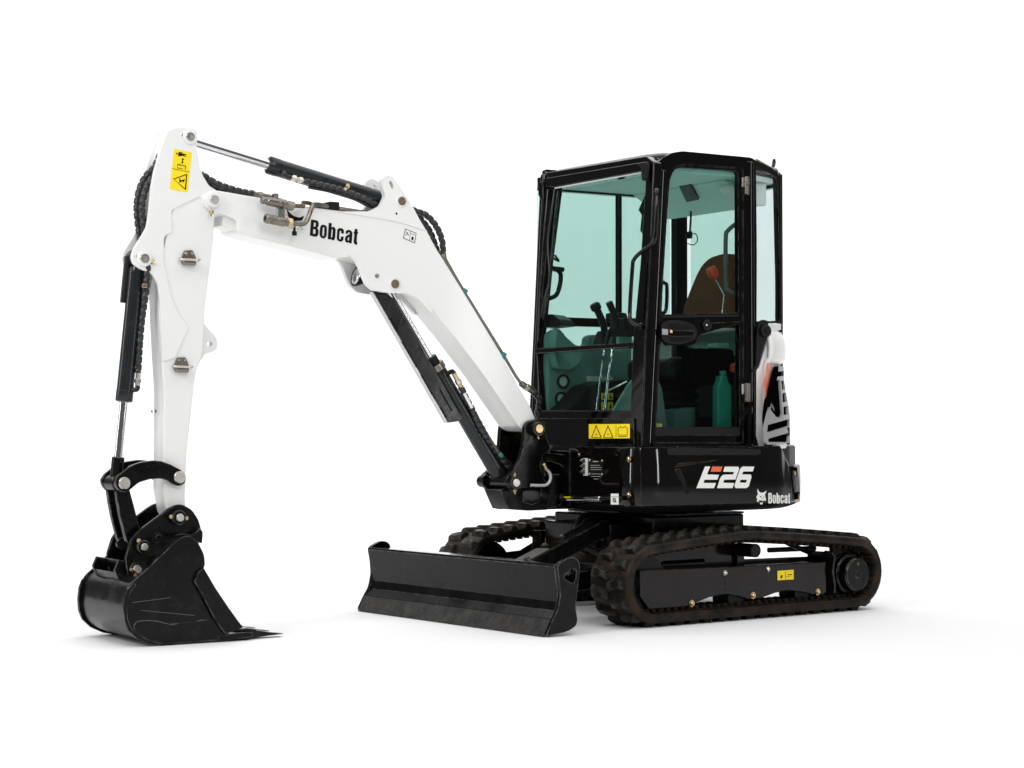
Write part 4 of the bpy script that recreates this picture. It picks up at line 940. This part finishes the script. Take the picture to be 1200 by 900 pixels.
plate('door_rib', [(828, 378.3), (868, 376.6), (868, 377.6), (828, 379.2)], CY+.001, CY-.004, CABBLK, door, bevel=0)
plate('door_seal', [(776, 370), (866, 368.5), (866, 371), (776, 372.5)], CY+.002, CY-.004, MATTE, door, bevel=.001)
# handle
hd = plate('door_handle', [(774.5, 386), (776, 379), (783, 375.4), (795, 375), (808, 377.5), (816, 382), (818.5, 390), (816, 397.5), (806, 402), (795, 404), (783, 403), (777, 399), (774.5, 393)], CY+.022, CY-.006, MATTE, door, .02, bevel=.008, seg=3)
hs_ = hd
plate('handle_recess', [(783, 380), (795, 378.5), (808, 381), (813, 385), (800, 386.5), (786, 385.5)], CY+.0235, CY+.0215, INK, door, .006, bevel=0)
plate('handle_recess', [(784, 396), (800, 395), (812, 396), (806, 400), (795, 401.5), (785, 400.5)], CY+.0235, CY+.0215, INK, door, .006, bevel=0)
plate('handle_grip', [(776, 385.5), (790, 386.5), (813, 387.5), (815, 391), (812, 394.5), (790, 395), (776, 393)], CY+.036, CY+.02, BLACK, door, .008, bevel=.005)
plate('handle_tab', [(776, 385), (783, 386), (783, 392.5), (776, 392)], CY+.0375, CY+.034, GREYM, door, .003, bevel=.001)
lathe('lock_cylinder', P(786.3, 388.4, 1, CY+.036), Y, capprof(.004, .009, .001), GOLD, door, 16)
lathe('door_catch', P(828, 381, 1, CY), Y, [(0, 0), (0, .029), (.008, .029), (.012, .024), (.009, .020), (.009, .011), (.020, .009), (.020, 0)], MATTE, door)
lathe('catch_pin', P(828, 381, 1, CY+.02), Y, capprof(.002, .006, .001), SILVER, door, 12)
# hinges
for v0, v1 in ((207, 228), (449, 471)):
    c0, c1 = P(874.5, v0, 1, CY+.012), P(874.5, v1, 1, CY+.012)
    cyl('hinge', c0, c1, .012, ZINC, sfr, seg=16)
    plate('hinge_leaf', [(869.5, v0+1), (875, v0+1), (875, v1-9), (869.5, v1-9)], CY+.008, CY, SILVER, sfr, bevel=.001)
    plate('hinge_leaf', [(875, v0), (880.5, v0), (880.5, v1), (875, v1)], CY+.008, CY, ZINC, sfr, bevel=.001)
cyl('rear_door_pillar', P(877.5, 522, 1, .575), P(876, 190, 1, .575), .036, CABBLK, cab)
# rear quarter: vertical wall C -> D
Cx = P(880, 400, 1, CY).x; QW = [(Cx-.0, CY-.005), (XR, .456)]
qn = Vector((-(QW[1][1]-QW[0][1]), (QW[1][0]-QW[0][0]), 0)).normalized()
if qn.y < 0: qn = -qn
def PQ(u, v, off=0.0):
    d = ray(u, v); o = Vector((QW[0][0], QW[0][1], 0))+qn*off; t = (o-CAM).dot(qn)/d.dot(qn); return CAM+d*t
def qplate(name, pts, o1, o0, m, parent, holes=(), r=0, bevel=.003):
    bm = bmesh.new(); tri_prism(bm, [fillet([PQ(u, v, o1) for u, v in pts], r)]+[fillet([PQ(u, v, o1) for u, v in h], r) for h in holes], qn*(o0-o1)); return new(name, bm, m, parent, bevel)
qplate('quarter_frame', [(879.5, 186), (884, 187), (905, 197), (914, 206), (917, 225), (917.8, 378.5), (890, 379), (888.5, 432), (881, 438)], 0, -.03, CABBLK, cab, holes=[[(882, 194.5), (902, 203), (909.5, 209), (911.5, 220), (914, 330), (914, 376), (888.5, 376.5), (886.5, 430), (882, 434)]], r=.006, bevel=.003)
qplate('quarter_pane', [(881, 193), (902, 202), (910.5, 208), (912.5, 220), (915, 330), (915, 377.5), (889, 378), (887, 432), (881, 436)], -.006, -.011, GLASSQ, cab, bevel=0)
cyl('rear_pillar', (XR+.0, .445, .93), (XR+.0, .445, 2.40), .018, CABBLK, cab)
# rear frame and right side frame (real planes x = XR and y = -.42)
YR = -.42
box('rear_header', (XR, 0, 2.37), (.05, .86, .09), CABBLK, cab, .006); box('rear_panel', (XR, .01, 1.16), (.05, .86, .50), CABBLK, cab, .006)
box('rear_pane', (XR+.005, .03, 1.87), (.005, .76, .92), GLASS, cab, 0)
xf0 = A_.x; 
zs = P(663, 372, 1, YR).z; xw = .0
XRP = P(796, 300, 1, YR).x
bm = bmesh.new()
for c, s in (((.06, YR, zs-.025), (.96, .04, .05)), ((.06, YR, .99), (.98, .04, .14)), ((.02, YR, 2.37), (1.0, .05, .075)), ((XRP, YR, 1.65), (.085, .05, 1.5))): addbox(bm, c, s)
new('right_frame', bm, CABBLK, cab, .004)
dx = P(725, 300, 1, YR).x; box('window_bar', (dx, YR, (zs+2.35)/2), (.028, .03, 2.35-zs), CABBLK, cab, .003)
box('right_pane', (.07, YR-.003, (zs+2.35)/2), (.93, .005, 2.35-zs), GLASS, cab, 0)
box('lower_right_pane', (.07, YR-.003, (zs+1.03)/2), (.93, .005, zs-1.05), GLASS, cab, 0)
# roof
zr = 2.43
roof_plan = [(.44, CY-.01), (P(800, 178, 1, CY).x+.0, CY-.01), (Cx, CY-.01), (XR-.01, .45), (XR-.02, YR-.01), (.50, YR-.01), (.515, -.38), (.50, .50)]
rp = [Vector((x, y, 2.375)) for x, y in ((Cx, CY-.008), (XR-.01, .452), (XR-.02, YR-.012), (.485, YR-.012), (.44, .50), (.40, CY-.008))]
poly('roof', rp, Z*.062, CABBLK, cab, r=.05, bevel=.028, seg=4)
rp2 = [Vector((x*.93, (y-.09)*.93+.09, 2.437)) for x, y, _ in [tuple(q) for q in rp]]
poly('roof_glint_cap', rp2, Z*.014, WHITE, cab, r=.08, bevel=.010, seg=3)  # white cap put on for the reflection along the roof's front
rp3 = [Vector((x*.97+.0, (y-.09)*.95+.09, 2.345)) for x, y, _ in [tuple(q) for q in rp]]
hl = poly('headliner', rp3, Z*.028, LINER, cab, r=.04)
# rear part of the headliner, sloping down to the rear header
bm = bmesh.new(); sec = [Vector((-.10, -.40, 2.345)), Vector((-.33, -.40, 2.215)), Vector((-.40, -.40, 2.22)), Vector((-.40, -.40, 2.345))]
tri_prism(bm, [sec], Vector((0, .86, 0))); lw = new('headliner_wedge', bm, LINER, cab, .012)
sn = Vector((-.13, 0, -.23)).normalized(); sn = Vector((.13, 0, -.23)).normalized()
def PS(u, v, off):
    o = Vector((-.10, 0, 2.345))+sn*off; nn = Vector((.13/.264, 0, -.23/.264)); d = ray(u, v); t = (o-CAM).dot(nn)/d.dot(nn); return CAM+d*t
poly('speaker_grille', [PS(u, v, .003) for u, v in ((796, 216), (810, 214.5), (820, 232.5), (805, 235.5))], sn*.01, MATTE, cab, r=.01)
poly('dome_lamp', [PS(u, v, .003) for u, v in ((844, 217), (862, 215), (864, 224), (849, 227))], sn*.02, mat('pale_lamp_lens', (.75, .78, .76), .4), cab, r=.01)
# roof details
plate('lifting_ear', [(637, 210), (637.5, 200), (640, 198.3), (658, 200), (657, 206)], -.41, -.43, CABBLK, cab, .01, holes=[[(641+1.6*math.cos(a), 202.4+1.6*math.sin(a)) for a in [k*math.pi/4 for k in range(8)]]])
fplate('roof_bracket', [(631, 214), (636, 212), (636.5, 233), (633, 233.5), (630.5, 228)], .03, .01, CABBLK, cab, r=.004)
fplate('roof_bracket', [(746, 192), (757, 190), (758, 195), (755, 212), (752, 211), (751, 197)], .035, .015, MATTE, cab, r=.004)
fplate('roof_cowl', [(643, 207.5), (650, 203), (660, 201), (677, 202), (668, 205.5), (650, 209)], -.02, -.20, CABBLK, cab, r=.01)
tube('antenna_hook', [(XR+.01, .40, 2.44), (XR+.0, .40, 2.485), (XR-.02, .38, 2.47), (XR-.02, .36, 2.43)], .008, CABBLK, cab)
tube('roof_cable', [P(886, 187, 1, .56), P(895, 192, 1, .52), P(905, 198, 1, .47), P(912, 203, 1, .42)], .006, ZINC, cab)
# grab rails
xg = lambda u, v, off: PF(u, v, off)
tube('grab_rail', [xg(768, 224, .01), xg(770, 226, .05), xg(768.5, 270, .05), xg(765, 285, .05), xg(753, 294, .05), xg(743, 304, .05), xg(741, 316, .05), xg(738, 366, .05), xg(740.5, 377, .05), xg(748, 381.5, .04), xg(753, 382.5, .0)], .0105, CABBLK, cab, step=.006, seg=14)
lathe('rail_foot', xg(752, 382.6, .0), FN, capprof(.012, .018), BLACK, cab)
tube('inner_handle', [P(866, 260, 1, CY-.05), P(860, 264, 1, CY-.07), P(852.5, 271, 1, CY-.08), P(850.5, 279, 1, CY-.08), P(850.5, 333, 1, CY-.08), P(854, 340, 1, CY-.07), P(867, 347, 1, CY-.05)], .012, mat('grey_tube', (.10, .10, .10), .3), cab, seg=12)
tube('inner_handle', [P(771, 327, 1, .40), P(779, 332, 1, .40), P(781.5, 336, 1, .40), P(780, 364, 1, .40), P(771, 366.5, 1, .40)], .010, CABBLK, cab)
# wiper and left edge clutter
tube('wiper_arm', [PF(654, 224, .02), PF(650, 262, .025), PF(645, 320, .03), PF(640, 355, .03), PF(637, 374, .02)], .007, CABBLK, cab)
tube('wiper_hose', [PF(650, 222, .01), PF(646, 250, .02), PF(642, 285, .02), PF(644, 325, .02), PF(638, 350, .02), PF(634, 372, .01)], .005, HOSE, cab)
tube('wiper_hose', [PF(642, 222, .012), PF(639, 260, .02), PF(634, 330, .02), PF(631, 400, .02)], .006, CABBLK, cab)
fplate('wiper_motor', [(633, 376), (636, 369), (646, 368), (655, 374), (659, 381), (634, 384)], -.03, -.12, MATTE, cab, r=.006)
tube('phone_holder', [P(636, 309, 1, -.36), P(646, 314, 1, -.36), P(660, 316, 1, -.36)], .014, MATTE, cab)
tube('mirror_handle', [P(641, 313, 1, -.36), P(655, 318, 1, -.36), P(657, 328, 1, -.36), P(653, 344, 1, -.36), P(646, 349, 1, -.36), P(639, 350, 1, -.36)], .013, MATTE, cab)
tube('inner_cable', [P(651, 228, 1, -.34), P(650, 260, 1, -.34), P(648, 285, 1, -.34), P(647, 300, 1, -.34), P(655, 306, 1, -.34), P(650, 299, 1, -.34)], .006, MATTE, cab)
fplate('corner_block', [(748, 246), (756, 228), (758, 240), (756, 280), (750, 270), (752, 252)], -.03, -.07, MATTE, cab, r=.004)
tube('pull_cord', [P(809.5, 238, 0, -.3), P(809.5, 255, 0, -.3), P(808.5, 272, 0, -.3)], .006, MATTE, cab)
tube('cord_ring', [P(809, 275, 0, -.3), P(815, 274, 0, -.3), P(817.5, 281, 0, -.3), P(813, 287, 0, -.3), P(806, 285.5, 0, -.3)], .003, MATTE, cab)
box('cord_clip', P(807.5, 275.5, 0, -.3), (.02, .04, .04), MATTE, cab)
# front decal
dc = fplate('warning_decal', [(690, 497), (738, 496.8), (738, 513.6), (690, 514)], .0135, .0125, YEL, cab, bevel=0)
def fmark(pts, h=None):
    bm = bmesh.new(); loops = [[PF(u, v, .0148) for u, v in pts]]+([[PF(u, v, .0148) for u, v in h]] if h else []); tri_prism(bm, loops, FN*-.0006); new('decal_mark', bm, INK, dc)
for x0 in (692.8, 706.6):
    fmark([(x0, 512.9), (x0+5.8, 498), (x0+12.2, 512.9)], [(x0+.9, 512.3), (x0+5.8, 499.7), (x0+11, 512.3)])
    fmark([(x0+4.6, 508.2), (x0+7, 508.8), (x0+6, 509.8)])
fmark([(721.6, 498.5), (722, 498.5), (722, 512.5), (721.6, 512.5)])
fmark([(724, 510), (724, 502), (727, 499.4), (729.8, 501), (732.5, 499.4), (735.2, 502), (735.2, 510)], [(724.5, 509.5), (724.5, 502.3), (727, 500.1), (729.8, 501.7), (732.5, 500.1), (734.7, 502.3), (734.7, 509.5)])
fmark([(724.5, 511.2), (734.7, 511.2), (734.7, 511.8), (724.5, 511.8)])
# ---- interior
seat = plate('seat', [(797, 384), (799, 362), (808, 338), (816, 319), (822, 309), (830, 301.5), (843, 297.5), (854, 297.2), (862, 299), (867, 308), (869, 384)], -.24, -.35, SEAT, cab, .03, bevel=.03, seg=4, axis=0)
box('seat_cushion', (-.06, .08, 1.32), (.40, .42, .13), MATTE, seat, .04)
lathe('seat_suspension', (-.02, .10, .99), Z, [(0, 0)]+[(.01+.025*k, .15 if k % 2 else .125) for k in range(11)]+[(.28, 0)], MATTE, seat)
box('left_console', (-.08, .34, 1.33), (.30, .10, .20), VOID, cab, .02)
box('console_top', (-.13, .37, 1.445), (.10, .08, .03), GREYPL, cab, .01)
lv = tube('safety_lever', [P(846, 372, 1, .42), P(848.5, 352, 1, .42), P(849, 346, 1, .42), P(841, 331, 1, .42), P(838, 326, 1, .42)], .006, CHROME, cab, smooth=False)
bm = bmesh.new(); k0, k1 = P(838.5, 327, 1, .42), P(833, 314, 1, .42)
addlathe(bm, k0, k1-k0, [(0, 0), (0, .012), (.015, .026), (.045, .031), (.068, .026), (.075, 0)], 16); new('lever_knob', bm, REDKNOB, lv, ang=60)
# right console wall with vents
rc = plate('side_console', [(641, 483), (643, 392), (648, 387), (656, 384.5), (661, 390), (667, 398), (677, 405), (687, 405), (687.5, 396), (692, 392.5), (705, 392), (728, 396), (741, 400), (741, 483)], -.31, -.37, GREYPL, cab, .02, bevel=.015, seg=3)
plate('console_bulge', [(652, 384), (664, 395), (675, 405), (684, 412), (680, 426), (668, 434), (655, 432), (650, 415)], -.24, -.31, GREYPL, rc, .02, bevel=.02, seg=3)
for u, v in ((660, 447), (657.5, 467.5)):
    q = P(u, v, 1, -.305); lathe('vent_ring', q-Y*.01, Y, [(0, .030), (0, .040), (.018, .040), (.022, .036), (.018, .030), (0, .030)], MATTE, rc)
    lathe('vent_disc', q-Y*.01, Y, capprof(.012, .029), mat('pale_vent', (.50, .66, .60), .4), rc)
plate('dark_floor_hump', [(660, 484), (672, 474), (682, 462), (692, 452), (705, 448), (741, 444), (741, 484)], -.12, -.30, MATTE, cab, .02, bevel=.01)
plate('data_label', [(688, 440.5), (718, 442), (718, 447.5), (688, 446.8)], -.3, -.306, WINK, cab, bevel=0)
for v0, v1 in ((460.5, 468.5), (471, 480)):
    for u0, u1 in ((705, 711), (712.5, 718.5)):
        d2 = plate('small_decal', [(u0, v0), (u1, v0), (u1, v1), (u0, v1)], -.11, -.114, YEL, cab, bevel=0)
        plate('decal_mark', [((u0+u1)/2-1.6, v1-1.5), ((u0+u1)/2, v0+1.5), ((u0+u1)/2+1.6, v1-1.5)], -.1085, -.1093, INK, d2, bevel=0)
for pts in ([(699, 482), (703, 450), (708.5, 410), (713, 392), (717, 384), (720, 372)], [(708, 482), (713, 440), (718.5, 405), (722, 392), (730, 378), (733, 370)]):
    y = .02 if pts[0][0] < 700 else .06
    l_ = tube('travel_lever', [P(u, v, 1, y) for u, v in pts[:3]], .0075, CHROME, cab, smooth=False)
    tube('lever_grip', [P(u, v, 1, y) for u, v in pts[2:]], .013, MATTE, l_, smooth=True)
js = tube('joystick', [P(709, 392, 1, -.10), P(707, 380, 1, -.10), P(703, 370, 1, -.10), P(698.5, 360, 1, -.10)], .020, MATTE, cab)
lathe('joystick_boot', P(704.5, 403, 1, -.10), Z, [(0, 0), (0, .05), (.05, .03), (.07, .02), (.07, 0)], MATTE, js)
lathe('joystick_head', P(700, 364, 1, -.10), P(696, 355, 1, -.10)-P(700, 364, 1, -.10), capprof(.045, .030, .01), MATTE, js)
tube('joystick', [P(722, 385, 1, .20), P(720, 370, 1, .20), P(717, 362, 1, .20), P(713.5, 354, 1, .20)], .019, MATTE, cab)
box('lever_block', P(722, 372, 1, .0), (.08, .10, .05), MATTE, cab, .01)
box('lever_tray', P(732, 384, 1, .10), (.10, .14, .10), MATTE, cab, .01)
plate('monitor_pod', [(725, 392), (736, 386), (741, 392), (741, 410), (726, 412)], .1, .0, GREYPL, cab, .01)
plate('kick_panel', [(718, 482), (736, 452), (741, 445), (741, 482)], .12, .10, GREYPL, cab, .0)
tube('floor_lever', [P(711, 459, 1, .0), P(722, 454, 1, .05), P(735, 447, 1, .1)], .008, SILVER, cab)
plate('door_side_panel', [(768, 505), (770, 440), (776, 455), (783, 505)], .46, .44, mat('dark_grey_plastic', (.08, .10, .095), .5), cab, 0)
plate('floor_box', [(790, 480), (815, 477), (815, 503), (790, 503)], .34, .24, mat('dark_teal_box', (.03, .07, .065), .5), cab, .005)
for u in (771, 774.5): plate('foot_label', [(u-1.5, 496), (u+1.5, 497), (u+1.5, 504), (u-1.5, 504)], .47, .466, WINK if u > 772 else YEL, cab, bevel=0)
# ---- engine cover: white hood round the tail
def hood_r(z):
    pts = [(.89, .735), (.93, .725), (1.00, .712), (1.08, .706), (1.18, .685), (1.26, .672), (1.34, .672), (1.37, .700), (1.45, .705), (1.51, .69), (1.545, .66), (1.555, .60)]
    for (a, ra), (b, rb) in zip(pts[:-1], pts[1:]):
        if z <= b: return ra+(rb-ra)*max(0, (z-a)/(b-a))
    return pts[-1][1]
def hood_pt(th, z, off=0.0): r = hood_r(z)+off; return Vector((r*math.cos(th), r*math.sin(th), z))
TH0, TH1 = math.radians(113), math.radians(247)
bm = bmesh.new(); zsn = [.89+.03*k for k in range(23)]; zsn = [z for z in zsn if z < 1.555]+[1.555]
G = [[bm.verts.new(hood_pt(TH0+(TH1-TH0)*k/48, z)) for k in range(49)] for z in zsn]
for a, b in zip(G[:-1], G[1:]):
    for k in range(48): bm.faces.new((a[k], a[k+1], b[k+1], b[k]))
topc = [bm.verts.new(Vector((-.43, v.co.y*.75, 1.56))) for v in G[-1]]
for k in range(48): bm.faces.new((G[-1][k], G[-1][k+1], topc[k+1], topc[k]))
bm.faces.new(topc)
edge_l = [g[0] for g in G]+[topc[0]]; 
hood = new('engine_cover', bm, WHITE, EX, ang=30)
so = hood.modifiers.new('solid', 'SOLIDIFY'); so.thickness = .02; so.offset = -1
def PH(u, v, off=0.0):
    """pixel ray against the hood surface (marched, real surface point)"""
    d = ray(u, v); t0 = None; best = (1e9, None)
    t = 9.5
    while t < 12.5:
        p = CAM+d*t; r = math.hypot(p.x, p.y)-hood_r(p.z)-off
        if p.x < 0 or True:
            if r < 0: 
                lo, hi = t-.02, t
                for _ in range(12):
                    m_ = (lo+hi)/2; q = CAM+d*m_
                    if math.hypot(q.x, q.y)-hood_r(q.z)-off < 0: hi = m_
                    else: lo = m_
                return CAM+d*hi
            if r < best[0]: best = (r, p)
        t += .02
    p = best[1]; s = (hood_r(p.z)+off)/math.hypot(p.x, p.y); return Vector((p.x*s, p.y*s, p.z))
def hoodpoly(name, pts, off, m, parent, holes=(), thick=.004, r=0):
    def fn(u, v, o):
        p = PH(u, v, off); q = Vector((p.x, p.y, 0)).normalized(); return p+q*(o-off)
    return curved(name, pts, holes, fn, off, thick, m, parent, 3.0)
z6 = lambda pts: zm(pts, 870, 360, 5)
gr_out = [(150, 585), (185, 350), (205, 340), (238, 355), (245, 378), (243, 480), (255, 560), (266, 630), (266, 740), (262, 795), (140, 806), (124, 790), (120, 700), (135, 640)]
hoodpoly('grille_backing', z6(gr_out), .004, VOID, hood)  # black sheet standing in for the shade of the engine bay
ghole = [[(195, 378), (240, 372), (240, 402), (190, 408)], [(214, 432), (240, 428), (241, 480), (220, 484)], [(222, 505), (241, 500), (250, 552), (224, 560)], [(228, 585), (252, 578), (256, 628), (230, 634)],
  [(192, 425), (208, 428), (216, 520), (223, 625), (212, 650), (185, 642), (154, 600), (170, 500)], [(138, 690), (262, 655), (262, 695), (134, 735)], [(142, 770), (262, 735), (256, 790), (142, 790)]]
hoodpoly('grille', z6(gr_out), .008, GREYM, hood, [z6(h) for h in ghole], thick=.012)
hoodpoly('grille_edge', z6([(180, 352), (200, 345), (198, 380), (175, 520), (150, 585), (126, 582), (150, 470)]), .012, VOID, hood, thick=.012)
hoodpoly('orange_stripe', z6([(142, 328), (176, 326), (160, 430), (135, 530), (118, 560), (125, 430)]), .0015, STRIPE, hood, thick=.0008)
hoodpoly('hose_stub', z6([(168, 568), (176, 580), (184, 606), (177, 603), (165, 580)]), .010, SILVER, hood, thick=.006)
# white side panel between the cab and the hood, strap and round latch
wsp = plate('side_cowl', [(882, 436), (889, 432), (900, 398), (899, 440), (893, 490), (896, 523), (888, 523), (882.5, 500)], .60, .52, WHITE, EX, .01, bevel=.006)
plate('black_strap', [(889, 378), (894, 374.5), (900, 376), (901, 384), (899, 395), (896, 405), (889, 430), (883, 436), (882, 434), (886, 428), (887, 395)], .618, .603, MATTE, wsp, .005, bevel=.002)
lathe('round_latch', P(896.5, 388, 1, .622), Y, [(0, 0), (0, .034), (.012, .034), (.016, .03), (.016, .016), (.024, .014), (.024, 0)], MATTE, wsp)
plate('cowl_seam', [(881.6, 437), (883, 437), (883.5, 500), (889, 523), (887, 523), (881.8, 500)], .6015, .5995, INK, wsp, bevel=0)
qplate('upper_cowl', [(898, 379.2), (918, 379.2), (917.8, 386), (906, 389), (899, 398)], .004, -.03, WHITE, EX, bevel=.003)
# ------------------------------------------------------------------ bottle in the cab
bt = plate('plastic_bottle', [(841, 502), (841, 453), (844, 447), (845, 440), (853, 440), (854, 447), (858, 452), (858, 502)], .48, .43, BOTTLE, None, .012, bevel=.014, seg=3)
bt['label'] = 'green plastic bottle with an orange-red cap standing in the cab behind the glass door'; bt['category'] = 'bottle'
bm = bmesh.new(); q = P(847, 440, 1, .455); addlathe(bm, q, Z, capprof(.025, .018)); new('bottle_neck', bm, BOTTLE, bt)
q = P(859, 436, 1, .43); lathe('bottle_cap', q, Vector((.1, .2, 1)), capprof(.045, .018, .006), REDKNOB, bt)
